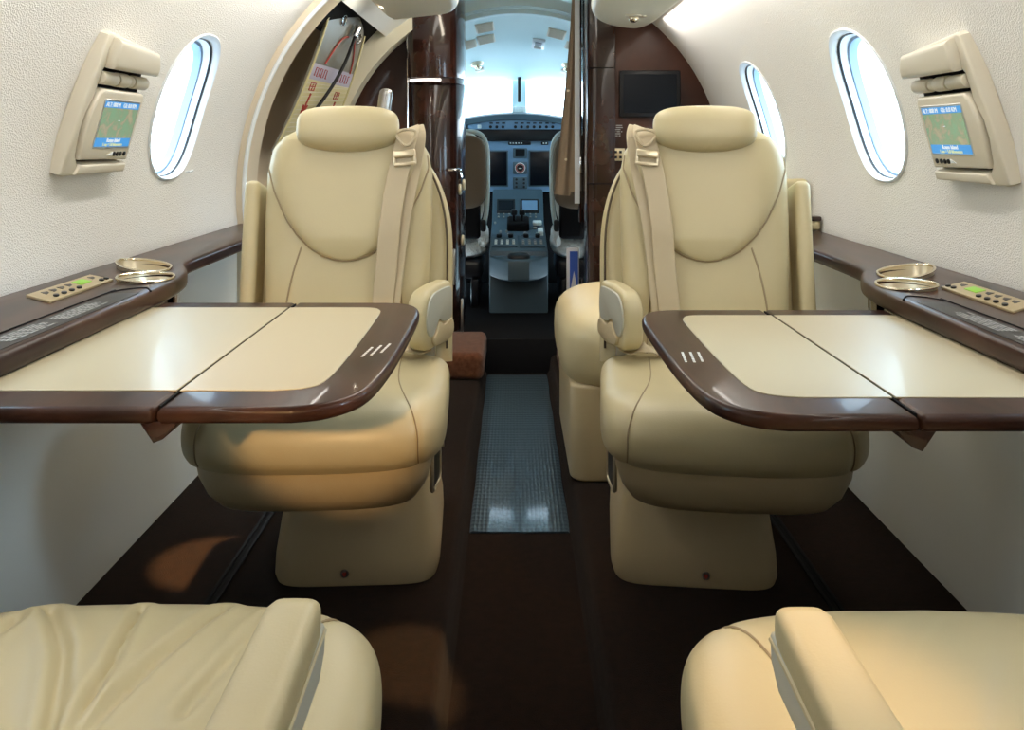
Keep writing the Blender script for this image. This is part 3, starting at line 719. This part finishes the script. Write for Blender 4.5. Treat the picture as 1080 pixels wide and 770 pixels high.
for u, v in ((.36, .93), (.86, .86)):
    bm = new(); tube(bm, [bil(u+.045*cos(a), v+.034*sin(a), .004) for a in [2*pi*i/16 for i in range(16)]], .0035, 6, closed=True); obj('latch_ring', bm, CHROME, door)
def mark(pts, w):
    b = new(); tube(b, [bil(u, v, .0035) for u, v in pts], w, 6); return b
obj('red_arc', mark([(.58-.34*t, .84-.22*t-.06*sin(pi*t)*-1) for t in [i/10 for i in range(11)]], .0035), RED, door)
obj('red_arc', mark([(.76+.13*sin(pi*t*.5), .84-.24*t) for t in [i/10 for i in range(11)]], .003), RED, door)
rnd = random.Random(4)
for u0, v0, w, n in ((.10, .525, .30, 6), (.66, .525, .28, 5)):
    b = new()
    for i in range(n):
        u = u0+w*i/n
        tube(b, [bil(u, v0, .0035), bil(u, v0+.055, .0025)], .0018, 5)
        tube(b, [bil(u, v0+(.0 if i % 2 else .055), .0035), bil(u+w/n*.6, v0+(.0 if i % 2 else .055), .0025)], .0018, 5)
    obj('red_print', b, RED, door)
for u0, v0 in ((.16, .43), (.76, .40)):
    b = new()
    for i in range(3):
        tube(b, [bil(u0-.05+.05*i, v0, .003), bil(u0-.05+.05*i, v0+.05, .002)], .0024, 5); tube(b, [bil(u0-.05, v0+.025*i, .003), bil(u0+.06, v0+.025*i, .002)], .002, 5)
    obj('red_print', b, RED, door)
    b = new(); tube(b, [bil(u0+.02, v0-.02, .003), bil(u0+.0, v0-.22, .003)], .004, 5); tube(b, [bil(u0-.03, v0-.10, .003), bil(u0+.0, v0-.22, .003), bil(u0+.05, v0-.10, .003)], .004, 5); obj('red_arrow', b, RED, door)
bm = new()
for i in range(16):
    v = .02+.03*i; tube(bm, [bil(.02, v, .002), bil(.98, v+.05 if v+.05 < .5 else .5, .002)], .0016, 4)
obj('film_ribs', bm, CREAM, door)

# ------------------------------------------------------------------ overhead panels
def make_overhead(plan, label, lamps):
    t = thing('overhead_panel', label, 'overhead panel', (0, 0, 0), 0, 'overhead service panels')
    bm = new(); prism(bm, plan, 1.368, 1.425, 'z', bev=.027, seg=5); obj('panel_shell', bm, PSU, t, ang=50)
    for x, y in lamps:
        bm = new(); cyl(bm, (x, y, 1.362), (x, y, 1.374), .030, 24, bev=.004); bz = obj('lamp_bezel', bm, CREAM, t)
        bm = new(); pillow(bm, (x, y, 1.358), (.018, .018, .016), 2, 2, 20, 12); obj('reading_lamp', bm, BRASSRIM, bz)
        bm = new(); cyl(bm, (x+.036, y+.02, 1.364), (x+.036, y+.02, 1.374), .014, 18, bev=.003); obj('air_nozzle', bm, BRASS, t)
    return t
pr_ = [(.262, -1.5)] + [(v.x, v.y) for v in cat([(.262, 2.6, 0), (.265, 2.85, 0), (.285, 3.08, 0), (.33, 3.26, 0), (.40, 3.38, 0), (.48, 3.44, 0), (.525, 3.40, 0), (.548, 3.25, 0), (.55, 2.9, 0)], 6)] + [(.55, -1.5)]
make_overhead(pr_, 'cream overhead panel with a gold reading lamp, ending at the bulkhead screen side', [(.432, 3.06), (.432, 1.9), (.432, .8)])
pl_ = [(-.18, -1.5)] + [(v.x, v.y) for v in cat([(-.18, 2.6, 0), (-.182, 2.85, 0), (-.20, 2.98, 0), (-.235, 3.05, 0), (-.33, 3.12, 0), (-.42, 3.18, 0), (-.455, 3.18, 0), (-.468, 3.10, 0), (-.47, 2.9, 0)], 6)] + [(-.47, -1.5)]
make_overhead(pl_, 'plain cream overhead panel above the escape door, rounded at its end', [(-.435, 1.62), (-.33, .8)])

# ------------------------------------------------------------------ bulkheads and cabinets
def circ_side(x0, sgn, z0=0, ztop=None, d=0, n=40):
    """outline of the cabin section from x0 out to the wall, in (x, z)"""
    out = [(x0, z0), (XC+sgn*(.877+d), z0), (XC+sgn*(.877+d), .64)]
    a0 = math.asin((.66-ZC)/R)
    zt = ZC+sqrt((R+d)**2-(x0-XC)**2); a1 = math.asin((zt-ZC)/(R+d))
    for i in range(n+1):
        a = a0+(a1-a0)*i/n; out.append((XC+sgn*(R+d)*cos(a), ZC+(R+d)*sin(a)))
    return out
rb = thing('bulkhead_cabinet', 'mahogany bulkhead cabinet holding the dark screen beside the doorway curtain', 'cabinet', (0, 0, 0))
bm = new(); prism(bm, circ_side(.41, 1, -.08, d=.04), 3.60, 4.0, 'y'); obj('front_panel', bm, BULK, rb)
bm = new(); pts = rrect(.312, .43, 3.585, 4.0, (.045, .004, .004, .03)); prism(bm, pts, -.08, 1.60, 'z'); obj('corner_post', bm, WOOD, rb)
bm = new(); tube(bm, [(.415, 3.594, z) for z in (-.05, .5, 1, 1.58)], .003, 6); obj('panel_joint', bm, BLACKMT, rb)
bm = new(); box(bm, .311, .425, 3.583, 3.60, 1.222, 1.226, r=0); box(bm, .311, .425, 3.583, 3.60, .735, .739, r=0); obj('post_joint', bm, BLACKMT, rb)
bm = new(); rbox(bm, (.432, 3.592, .86), (.078, .012, .052), .002, 2); ou = obj('outlet_plate', bm, GOLDPL, rb)
bm = new()
for i in range(3):
    for j in range(2): rbox(bm, (.412+.02*i, 3.585, .849+.022*j), (.011, .004, .011), .001, 1)
obj('socket', bm, BLACK, ou)
bm = new(); M = frame3((.405, 3.597, .935), (1, 0, 0), (0, 0, 1), (0, -1, 0)); bars(bm, M, .06, .052, 6, 5, .012, .03, .5); obj('printed_notice', bm, GREYPRINT, rb)
tv = thing('wall_screen', 'dark rectangular flat screen set in the mahogany bulkhead', 'screen', (.575, 3.60, 1.115))
bm = new(); prism(bm, rrect(-.128, .128, -.098, .098, .008), -.022, .002, 'y', bev=.004); bz = obj('bezel', bm, BLACK, tv)
bm = new(); prism(bm, rrect(-.112, .112, -.080, .082, .004), -.0245, -.02, 'y', bev=.001, seg=1); obj('display', bm, TVGLASS, tv)
# left cabinet with curved corner, split by the lit strip
lb = thing('galley_cabinet', 'tall dark glossy wood cabinet with curved corner and lit strip left of the doorway', 'cabinet', (0, 0, 0))
bm = new(); prism(bm, circ_side(-.46, -1, -.08, d=.05), 3.86, 4.1, 'y'); obj('side_panel', bm, BULK, lb)
up = [(-.475, 4.05), (-.475, 3.80)] + [(v.x, v.y) for v in cat([(-.475, 3.80, 0), (-.44, 3.74, 0), (-.38, 3.71, 0), (-.31, 3.72, 0), (-.25, 3.77, 0), (-.222, 3.86, 0), (-.222, 3.95, 0)], 6)[1:]] + [(-.222, 4.05)]
bm = new(); prism(bm, up, 1.195, 1.61, 'z', bev=.003); obj('upper_cabinet', bm, WOOD, lb)
lo = [(x+.0, y+.045 if y < 4 else y) for x, y in up]
bm = new(); prism(bm, lo, -.08, 1.174, 'z', bev=.003); obj('lower_cabinet', bm, WOOD, lb)
bm = new(); prism(bm, [(x, y+.012 if y < 4 else y) for x, y in up], 1.172, 1.197, 'z'); obj('recess_band', bm, WOOD, lb)
bm = new(); tube(bm, [(p.x, p.y+.0, 1.184) for p in cat([(-.452, 3.762, 0), (-.41, 3.722, 0), (-.36, 3.712, 0), (-.315, 3.722, 0)], 6)], .0055, 8); obj('light_strip', bm, STRIP, lb)
bm = new(); tube(bm, [(-.468, 3.79, z) for z in (.0, .6, 1.0, 1.55)], .005, 8); obj('edge_trim', bm, CHROME, lb)
bm = new(); tube(bm, [(-.36, 3.757, z) for z in (.0, .6, 1.0, 1.16)], .002, 6); obj('door_joint', bm, BLACKMT, lb)
bm = new(); tube(bm, cat([(-.285, 3.765, .790), (-.255, 3.76, .790), (-.235, 3.775, .788), (-.225, 3.80, .76)], 6), .0065, 8); obj('latch_handle', bm, CHROME, lb)
for x, y, z in ((-.238, 3.83, .70), (-.222, 3.85, .72), (-.226, 3.84, .47)):
    bm = new(); pillow(bm, (x, y, z), (.010, .012, .026), 2.4, 2.4, 16, 10); obj('knob', bm, BRASS, lb)
for x, z in ((-.26, .36), (-.225, .14)):
    bm = new(); rbox(bm, (x, 3.775, z), (.012, .012, .16), .005, 2); obj('hinge', bm, STEEL, lb)
# grab rail
gr = thing('grab_rail', 'grey metal grab rail with rounded top standing behind the aft-facing left seat', 'grab rail', (-.505, 3.24, 0))
bm = new(); tube(bm, [(0, 0, 0), (.0, .0, .6), (.006, 0, 1.0)], .024, 18); obj('post', bm, STEEL, gr)
bm = new(); tube(bm, [(.006, 0, .98), (.022, 0, 1.09)], .026, 20); pillow(bm, (.023, 0, 1.095), (.026, .026, .022), 2, 2.4, 20, 12); obj('grip', bm, STEEL, gr)
bm = new(); cyl(bm, (0, 0, 0), (0, 0, .012), .045, 24, bev=.004); obj('base_plate', bm, STEEL, gr)

# entry step
bm = new(); prism(bm, rrect(-.42, -.112, 3.26, 3.66, .03), -.001, .105, 'z', bev=.028, seg=4)
tag(obj('carpeted_step', bm, CARPETLT), 'rust brown carpeted step at the foot of the galley cabinet', 'step')
bm = new(); box(bm, -.32, .42, 3.66, 5.3, -.14, .07, r=.01); st = tag(obj('floor_cockpit', bm, BLACKMT), kind='structure')
bm = new(); prism(bm, rrect(.182, .40, 3.30, 3.585, .03), -.001, .06, 'z', bev=.02); tag(obj('carpeted_step', bm, CARPETLT), 'low rust brown carpeted step below the doorway curtain, mostly hidden by the side seat', 'step')

# curtain by the doorway
cr = thing('doorway_curtain', 'tan cloth curtain gathered at the doorway edge, narrow above and flared below', 'curtain', (0, 3.80, 0))
bm = new(); rings = []
for i in range(25):
    t = i/24; z = 1.56-.88*t; xl = .262-.080*t**1.3; xr = .296+.010*t; r = []
    for j in range(25):
        q = j/24; r.append((xl+(xr-xl)*q, .012*sin(q*14)*(.4+.6*t), z-.03*t*q*(1 if q < .6 else -1)*.5))
    r += [(x, y+.006, z) for x, y, z in r[::-1]]
    rings.append(r)
loft(bm, rings); obj('cloth', bm, CURTAIN, cr, ang=60)
bm = new(); tube(bm, [(.285, -.018, z) for z in (1.56, 1.2, .9, .64)], 1, flat=(.002, .012), up=(0, -1, 0)); obj('strap', bm, WHITEPL, cr)
for x, z in ((.215, .835), (.225, 1.14)):
    bm = new(); cyl(bm, (x+.02, -.02, z), (x+.02, -.012, z), .006, 12); obj('snap', bm, BRASS, cr)
bm = new(); box(bm, .298, .309, .03, .10, .55, 1.58, r=.003); obj('edge_channel', bm, WOOD, cr)
bm = new(); rbox(bm, (.300, -.012, .81), (.010, .02, .07), .004, 2); obj('pull', bm, CHROME, cr)
# literature pocket with booklet
lp = thing('literature_pocket', 'narrow pale pocket with a blue printed booklet low beside the doorway', 'pocket', (.262, 3.72, .07))
bm = new(); rbox(bm, (0, .02, .19), (.055, .02, .38), .005, 2); obj('holder', bm, WHITEPAPER, lp)
bm = new(); rbox(bm, (.004, .007, .27), (.036, .006, .19), .001, 1); bk = obj('booklet', bm, BLUEPAPER, lp)
bm = new(); prism(bm, [(-.014, .18), (.022, .18), (.004, .28)], .002, .0045, 'y'); obj('booklet_print', bm, WHITEPAPER, bk)

# ------------------------------------------------------------------ cockpit shell
def cz(x, y): return 1.535-.179*(y-4.0) - (.62-.36*(y-4.0))*x*x
bm = new(); rings = []
for y in (3.95, 4.02, 4.3, 4.7, 5.0, 5.32):
    xs = [-.80+1.6*i/32 for i in range(33)]
    r = [(x+.02, y, cz(x, y)) for x in xs]; r += [(x, yy, z+.05) for x, yy, z in r[::-1]]
    rings.append(r)
loft(bm, rings); ck = tag(obj('ceiling_cockpit', bm, CYAN, ang=60), kind='structure')
bm = new(); tube(bm, [(x+.02, 4.03, cz(x, 4.03)-.004) for x in [-.55+1.1*i/30 for i in range(31)]], 1, flat=(.012, .03), up=(0, 0, 1)); obj('ceiling_rib', bm, CYAN, ck)
for s in (-1, 1):
    bm = new(); box(bm, .02+s*.80, .02+s*.84, 3.95, 5.34, -.1, 1.05, r=.004); box(bm, .02+s*.79, .02+s*.84, 3.95, 4.35, 1.03, 1.25, r=.004); box(bm, .02+s*.77, .02+s*.82, 4.80, 4.86, 1.04, 1.1, r=.004)
    tag(obj('wall_cockpit_left' if s < 0 else 'wall_cockpit_right', bm, CYAN), kind='structure')
bm = new(); box(bm, -.82, .86, 5.34, 5.38, -.1, 1.06, r=.004); tag(obj('wall_front', bm, CYAN), kind='structure')
ws = tag(obj('window_6', box(new(), -.005, .083, 5.33, 5.37, 1.05, 1.31, r=.01), CYAN), kind='structure')
for x0, x1 in ((-.78, -.005), (.083, .82)):
    bm = new(); box(bm, x0, x1, 5.345, 5.352, 1.05, 1.31, r=0); obj('pane', bm, PANE, ws)
bm = new(); tube(bm, [(-.78, 5.34, 1.302), (.82, 5.34, 1.302)], .008, 8); obj('header_bar', bm, CYAN, ws)
bm = new(); xs = [-.62+1.28*i/40 for i in range(41)]
poly = [(x+.02, cz(x, 3.99)-.0) for x in xs] + [(x+.02, min(1.75, ZC+sqrt(max(.0, (R+.04)**2-x*x)))) for x in xs[::-1]]
prism(bm, poly, 3.97, 4.01, 'y'); obj('aft_closure', bm, CYAN, ck)
cp = thing('standby_compass', 'small dark compass hanging on the windshield post', 'compass', (.039, 5.27, 1.235))
bm = new(); rbox(bm, (0, 0, 0), (.02, .03, .16), .006, 2); obj('stem', bm, BLACK, cp); bm = new(); rbox(bm, (0, .0, .11), (.04, .04, .05), .01, 3); obj('body', bm, CKPANEL, cp); bm = new(); rbox(bm, (0, .01, -.13), (.09, .03, .05), .012, 3); obj('correction_card', bm, SHEEP, cp)
def cf(x, y):                       # frame lying on the cockpit ceiling, z pointing down out of it
    n = Vector((1.24*(x-.02), .179, 1)).normalized(); ex = Vector((1, 0, -n.x/n.z)).normalized(); ey = n.cross(ex)
    return frame3(Vector((x, y, cz(x-.02, y))), ex, -ey, -n)
for x, y, lab in ((-.14, 4.42, 'slatted grey cockpit ceiling vent nearest the galley side lamp, inner of two'), (-.235, 4.46, 'slatted cockpit ceiling vent above the gold lamp on the galley side'), (.32, 4.46, 'slatted cockpit ceiling vent above the gold lamp on the curtain side'), (.22, 4.30, 'slatted cockpit ceiling vent behind the square ceiling speaker panel'), (-.14, 4.22, 'slatted cockpit ceiling vent nearest the ceiling rib on the galley side')):
    v = thing('ceiling_vent', lab, 'vent', (0, 0, 0), 0, 'cockpit ceiling vents'); M = cf(x, y)
    bm = new(); rbox(bm, (0, 0, .004), (.092, .13, .010), .003, 2, M); obj('vent_frame', bm, CREAM, v)
    bm = new()
    for i in range(6): rbox(bm, (0, -.05+.02*i, .010), (.078, .007, .006), .001, 1, M)
    obj('slat', bm, CREAM, v)
sp = thing('ceiling_control_panel', 'small square panel with dark display on the cockpit ceiling', 'control panel'); M = cf(.135, 4.52)
bm = new(); rbox(bm, (0, 0, .006), (.068, .16, .014), .004, 2, M); obj('plate', bm, WHITEPL, sp); bm = new(); rbox(bm, (0, .02, .014), (.036, .06, .004), .002, 1, M); obj('display', bm, BLACK, sp); bm = new(); rbox(bm, (0, -.05, .014), (.04, .03, .004), .002, 1, M); obj('switch_row', bm, GREYPRINT, sp)
for x, y, lab in ((-.205, 4.88, 'gold eyeball lamp on the cockpit ceiling on the galley side'), (.315, 4.88, 'gold eyeball lamp on the cockpit ceiling on the curtain side')):
    v = thing('eyeball_lamp', lab, 'lamp', (0, 0, 0), 0, 'cockpit ceiling lamps'); M = cf(x, y)
    bm = new(); pillow(bm, (0, 0, .004), (.038, .05, .012), 2, 2.5, 24, 10, M); obj('lamp_base', bm, BRASS, v)
    bm = new(); pillow(bm, (0, -.01, .016), (.020, .024, .022), 2, 2, 18, 10, M); obj('lamp_head', bm, BRASSRIM, v)
    bm = new(); rbox(bm, (0, -.14, .008), (.05, .06, .012), .008, 2, M); obj('microphone_jack', bm, CREAM, v)

# instrument panel --------------------------------------------------
ip = thing('instrument_panel', 'blue-grey cockpit instrument panel with dark flight displays under the windshield', 'instrument panel', (0, 5.0, 0))
bm = new(); rings = []
for i in range(33):
    x = -.62+1.28*i/32; z = 1.085-.13*((x-.02)/.62)**2 - .04*max(0, abs(x-.02)-.35)
    rings.append([(x, -.06, z-.045), (x, -.05, z-.012), (x, .0, z), (x, .30, z+.0), (x, .30, z-.06), (x, .0, z-.06)])
loft(bm, rings); obj('glareshield', bm, CKLOW, ip)
bm = new(); box(bm, -.26, .36, -.045, .03, .984, 1.036, r=.008); mp_ = obj('mode_panel', bm, CKPANEL, ip)
for i in range(11):
    x = -.13+.036*i
    if i == 3: continue
    bm = new(); cyl(bm, (x, -.058, .998), (x, -.044, .998), .009, 12); obj('knob', bm, BLACK, mp_)
    bm = new(); rbox(bm, (x+.004, -.046, 1.020), (.02, .006, .008), .001, 1); obj('readout', bm, BLACK, mp_)
for x in (-.195, .295):
    bm = new(); rbox(bm, (x, -.05, 1.0), (.022, .02, .022), .004, 2); obj('switch_block', bm, SHEEP, mp_)
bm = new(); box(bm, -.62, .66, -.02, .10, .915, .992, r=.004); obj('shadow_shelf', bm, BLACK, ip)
bm = new(); box(bm, -.75, .79, .10, .14, -.9+.0+.97, .66, r=.004); obj('knee_panel', bm, BLACKMT, ip)
bm = new(); box(bm, -.62, .66, .0, .05, .62, .93, r=.006); pf = obj('panel_face', bm, CKPANEL, ip)
for x0, x1 in ((-.31, -.035), (.10, .40)):
    bm = new(); box(bm, x0-.008, x1+.008, -.010, .004, .648, .862, r=.004); fd = obj('flight_display', bm, CKLOW, ip)
    bm = new(); box(bm, x0, x1, -.014, -.006, .656, .854, r=.002); obj('display_glass', bm, TVGLASS, fd)
for z0, z1 in ((.815, .875), (.722, .795), (.635, .705)):
    bm = new(); box(bm, .0, .084, -.012, .004, z0, z1, r=.005); g = obj('standby_gauge', bm, CKLOW, ip)
    if z0 == .815:
        bm = new(); box(bm, .014, .070, -.018, -.01, z0+.010, z1-.006, r=.004); obj('gauge_glass', bm, BLACKMT, g)
    elif z0 == .722:
        zz = (z0+z1)/2
        bm = new(); cyl(bm, (.042, -.018, zz), (.042, -.01, zz), .031, 24); obj('dial_ring', bm, SHEEP, g)
        bm = new(); cyl(bm, (.042, -.021, zz), (.042, -.01, zz), .020, 24); obj('dial_face', bm, BLACK, g)
        bm = new(); tube(bm, [(.042+.024*cos(a), -.02, zz+.024*sin(a)) for a in [2*pi*i/20 for i in range(20)]], .003, 6, closed=True); obj('dial_band', bm, RED, g)
        bm = new(); rbox(bm, (.042, -.023, zz-.002), (.018, .003, .005), .001, 1); obj('dial_pointer', bm, SHEEP, g)
    else:
        for i in range(2):
            for j in range(3):
                bm = new(); cyl(bm, (.020+.044*i, -.018, z0+.014+.021*j), (.020+.044*i, -.01, z0+.014+.021*j), .007, 10); obj('knob', bm, BLACK, g)
for x0, x1, n in ((-.028, .105, 5), (.165, .208, 2)):
    bm = new(); box(bm, x0, x1, -.008, .004, .893, .913, r=.004); an = obj('annunciator_row', bm, BLACK, ip)
    bm = new()
    for i in range(n): rbox(bm, (x0+.014+.016*i, -.010, .904), (.009, .004, .007), .001, 1)
    obj('annunciator_lamp', bm, SHEEP, an)

# centre pedestal ---------------------------------------------------
pd = thing('centre_pedestal', 'dark slate pedestal console with throttle levers between the pilot seats', 'console', (.028, 4.2, 0))
bm = new(); prism(bm, [(.0, .07), (.0, .33), (.02, .372), (.60, .47), (.72, .60), (.775, .635), (.775, .07)], -.145, .145, 'x', bev=.008); cb = obj('console_body', bm, CKLOW, pd)
bm = new(); prism(bm, [(-.145, .01), (-.10, -.10), (-.05, -.16), (.05, -.16), (.10, -.10), (.145, .01)], .25, .352, 'z', bev=.012); obj('console_nose', bm, CKLOW, pd)
bm = new(); pillow(bm, (0, -.06, .352), (.055, .06, .022), 3, 3, 24, 10); obj('trim_wheel', bm, BLACK, pd)
SL = math.atan2(.098, .58); ce = (0, cos(SL), sin(SL)); cn = (0, -sin(SL), cos(SL))
def CM(x, d, h=0): return frame3(Vector((x, .02, .372))+Vector(ce)*d+Vector(cn)*h, (1, 0, 0), ce, cn)
SL2 = math.atan2(.13, .12)
def CM2(x, d): return frame3(Vector((x, .60+cos(SL2)*d, .47+sin(SL2)*d)), (1, 0, 0), (0, cos(SL2), sin(SL2)), (0, -sin(SL2), cos(SL2)))
for x in (-.068, .068):
    bm = new(); rbox(bm, (0, 0, .002), (.105, .10, .010), .004, 2, CM2(x, .10)); ds = obj('control_display', bm, BLACK, pd)
    bm = new(); rbox(bm, (0, .0, .009), (.085, .07, .003), .001, 1, CM2(x, .10)); obj('display_glass', bm, CKPANEL if x > 0 else TVGLASS, ds)
bm = new(); rbox(bm, (0, 0, .02), (.12, .16, .05), .012, 3, CM(0, .44)); tq = obj('throttle_quadrant', bm, BLACKMT, pd)
for x in (-.022, .022):
    bm = new(); tube(bm, [CM(x, .42, h) @ Vector((0, 0, 0)) for h in (.02, .06, .085)], .008, 8); rbox(bm, (0, 0, .09), (.034, .03, .03), .008, 3, CM(x, .42)); obj('throttle_lever', bm, BLACK, pd)
bm = new(); rbox(bm, (0, 0, .02), (.05, .05, .02), .006, 2, CM(.105, .46)); obj('trim_switch', bm, SHEEP, pd); 
bm = new(); rbox(bm, (0, 0, .012), (.028, .07, .03), .005, 2, CM(.118, .30)); obj('flap_handle', bm, SHEEP, pd)
for x in (-.07, .07):
    bm = new(); rbox(bm, (0, 0, .003), (.13, .19, .010), .003, 2, CM(x, .155)); rp = obj('radio_panel', bm, CKLOW, pd)
    bm = new()
    for i in range(4):
        for j in range(3): rbox(bm, (-.045+.03*i, -.06+.03*j, .010), (.014, .012, .008), .002, 1, CM(x, .155))
    obj('push_button', bm, SHEEP if x < 0 else GREYPRINT, rp)
    for i in range(2):
        bm = new(); cyl(bm, CM(x, .155) @ Vector((-.03+.06*i, .06, .008)), CM(x, .155) @ Vector((-.03+.06*i, .06, .028)), .014, 14, bev=.003); obj('knob', bm, BLACK, rp)
bm = new(); rnd = random.Random(3)
for i in range(26):
    x = rnd.uniform(-.13, .13); d = rnd.uniform(.27, .56)
    if abs(x) < .07 and .34 < d < .54: continue
    rbox(bm, (0, 0, .006), (.012, .010, .012), .002, 1, CM(x, d))
obj('toggle_switch', bm, GREYPRINT, pd)
bm = new()
for i in range(8):
    for j in range(2): rbox(bm, (-.11+.03*i, -.0+.02*j, .006), (.01, .008, .008), .001, 1, CM2(0, .02))
obj('toggle_switch', bm, GREYPRINT, pd)

# pilot seats -------------------------------------------------------
def pilot(x, a, label):
    t = thing('pilot_seat', label, 'pilot seat', (x, 4.30, .07), 0, 'pilot seats')
    X = lambda v: a*v
    bm = new(); pillow(bm, (0, .04, .69), (.212, .06, .19), 5, 5, 48, 20); obj('backrest', bm, CKSEATBK, t, ang=60)
    bm = new(); tube(bm, cat([(X(.05), .10, .895), (X(.16), .095, .89), (X(.208), .09, .83), (X(.216), .09, .68), (X(.210), .09, .50), (X(.185), .10, .36)], 8), .012, 8); obj('piping', bm, RIM, t)
    bm = new(); pillow(bm, (0, .11, .64), (.20, .05, .26), 5, 4, 40, 18); obj('back_fleece', bm, SHEEP, t, ang=60)
    bm = new(); pillow(bm, (0, .30, .30), (.215, .25, .075), 4, 3, 40, 14); obj('seat_cushion', bm, SHEEP, t, ang=60)
    bm = new(); rbox(bm, (0, .27, .19), (.38, .42, .10), .03, 3); obj('seat_pan', bm, BLACK, t)
    bm = new(); rbox(bm, (0, .03, .45), (.36, .05, .20), .02, 3); obj('lower_shell', bm, BLACKMT, t)
    for s in (-1, 1):
        bm = new(); rbox(bm, (s*.15, .25, .07), (.04, .40, .14), .01, 2); obj('leg', bm, BLACK, t)
    bm = new(); rbox(bm, (X(.195), -.0, .42), (.03, .05, .06), .012, 3); obj('arm_hinge', bm, BLACK, t)
    bm = new(); pillow(bm, (X(.188), .13, .355), (.032, .06, .06), 3, 3, 20, 12); obj('armrest', bm, SHEEP, t)
    return t
pilot(-.345, 1, 'brown-backed pilot seat with white fleece showing past the galley cabinet')
pilot(.415, -1, 'brown-backed pilot seat half covered by the doorway curtain')

# ------------------------------------------------------------------ light
W = bpy.data.worlds.new('sky'); SC.world = W; W.use_nodes = True
bg = W.node_tree.nodes['Background']; bg.inputs[0].default_value = (.74, .89, 1, 1); bg.inputs[1].default_value = 10
def area(name, loc, sx, sy, power, col, aim):
    l = bpy.data.lights.new(name, 'AREA'); l.shape = 'RECTANGLE'; l.size = sx; l.size_y = sy; l.energy = power; l.color = col
    o = bpy.data.objects.new(name, l); COL.objects.link(o); o.location = loc
    o.rotation_euler = (Vector(aim)-Vector(loc)).to_track_quat('-Z', 'Y').to_euler(); return o
def spot(name, loc, aim, power, col, ang, blend=.3, size=.02):
    l = bpy.data.lights.new(name, 'SPOT'); l.energy = power; l.color = col; l.spot_size = radians(ang); l.spot_blend = blend; l.shadow_soft_size = size
    o = bpy.data.objects.new(name, l); COL.objects.link(o); o.location = loc
    o.rotation_euler = (Vector(aim)-Vector(loc)).to_track_quat('-Z', 'Y').to_euler(); return o
WARM = (1, .86, .66); NEUT = (1, .95, .88); AMB = (1, .60, .25)
sl = bpy.data.lights.new('hazy_sun', 'SUN'); sl.energy = 5; sl.color = (.72, .89, 1); sl.angle = radians(26)
so = bpy.data.objects.new('hazy_sun', sl); COL.objects.link(so); so.rotation_euler = Vector((-1.75, .42, -.72)).to_track_quat('-Z', 'Y').to_euler()
# cove strips beside the overhead panels wash the walls
for n, x, y, L, s_, pw in (('cove_light_right', .575, 1.0, 4.8, 1, 13), ('cove_light_left', -.53, .6, 4.0, -1, 14)):
    o = area(n, (x, y, 1.385), .03, L, pw, NEUT, (x, y, 0)); o.rotation_euler = (0, -s_*radians(50), 0)
# unseen fill light added above the aisle, brightens the seat backs
o = area('aisle_fill_light', (.04, 2.3, 1.60), .30, 1.6, 9, NEUT, (.04, 2.3, 0)); o.rotation_euler = (0, 0, 0)
# reading and entry lamps, mixed with added fill lights
spot('reading_spot_cushion', (-.12, -.85, 1.25), (-.30, 1.42, .49), 150, AMB, 9.5, .5)
spot('reading_spot_near_right', (.432, .8, 1.345), (.22, .66, .45), 34, AMB, 26, .9)
spot('reading_spot_side_seat', (.432, 3.06, 1.335), (.20, 2.45, .4), 24, AMB, 34, .6)
spot('entry_spot', (-.2, 3.3, 1.5), (-.25, 3.45, 0), 9, AMB, 44, .5)
area('entry_fill_light', (-.10, 3.42, 1.52), .16, .3, 3.0, (1, .88, .70), (-.6, 3.25, 1.0))  # unseen fill added to brighten the escape door panel
spot('floor_stripe_spot', (-.435, 1.62, 1.335), (-.665, 1.86, 0), 340, AMB, 10, .25)  # added amber spot imitating a sunlit stripe on the carpet
spot('reading_spot_aisle', (.432, .8, 1.335), (-.17, 1.50, 0), 170, AMB, 8, .4)
spot('seat_back_fill_left', (-.33, .8, 1.335), (-.40, 1.9, .72), 9, NEUT, 38, 1)  # fill added to lift the upper seat back on this side
spot('seat_back_fill_right', (.432, .8, 1.335), (.45, 1.9, .72), 9, NEUT, 38, 1)  # matching added fill for the other seat back
area('door_liner_fill', (-.44, 2.87, 1.37), .03, .10, 1.2, (1, .88, .7), (-.88, 2.9, .95))  # small added fill, lightens the dark tan door liner
# ------------------------------------------------------------------ camera
cd = bpy.data.cameras.new('camera'); cam = bpy.data.objects.new('camera', cd); COL.objects.link(cam); SC.camera = cam
cam.location = (0, 0, .92); cam.rotation_euler = (pi/2, 0, 0)
cd.sensor_width = 36; cd.lens = 30; cd.clip_start = .02
cd.shift_x = -1/1080; cd.shift_y = -237/1080
# ------------------------------------------------------------------ view
v = SC.view_settings; v.view_transform = 'Standard'; v.look = 'None'; v.gamma = 1; v.use_curve_mapping = False; v.exposure = -.15
SC.cycles.max_bounces = 10; SC.cycles.diffuse_bounces = 5; SC.cycles.glossy_bounces = 4; SC.cycles.sample_clamp_indirect = 6
SC.cycles.caustics_reflective = False; SC.cycles.caustics_refractive = False
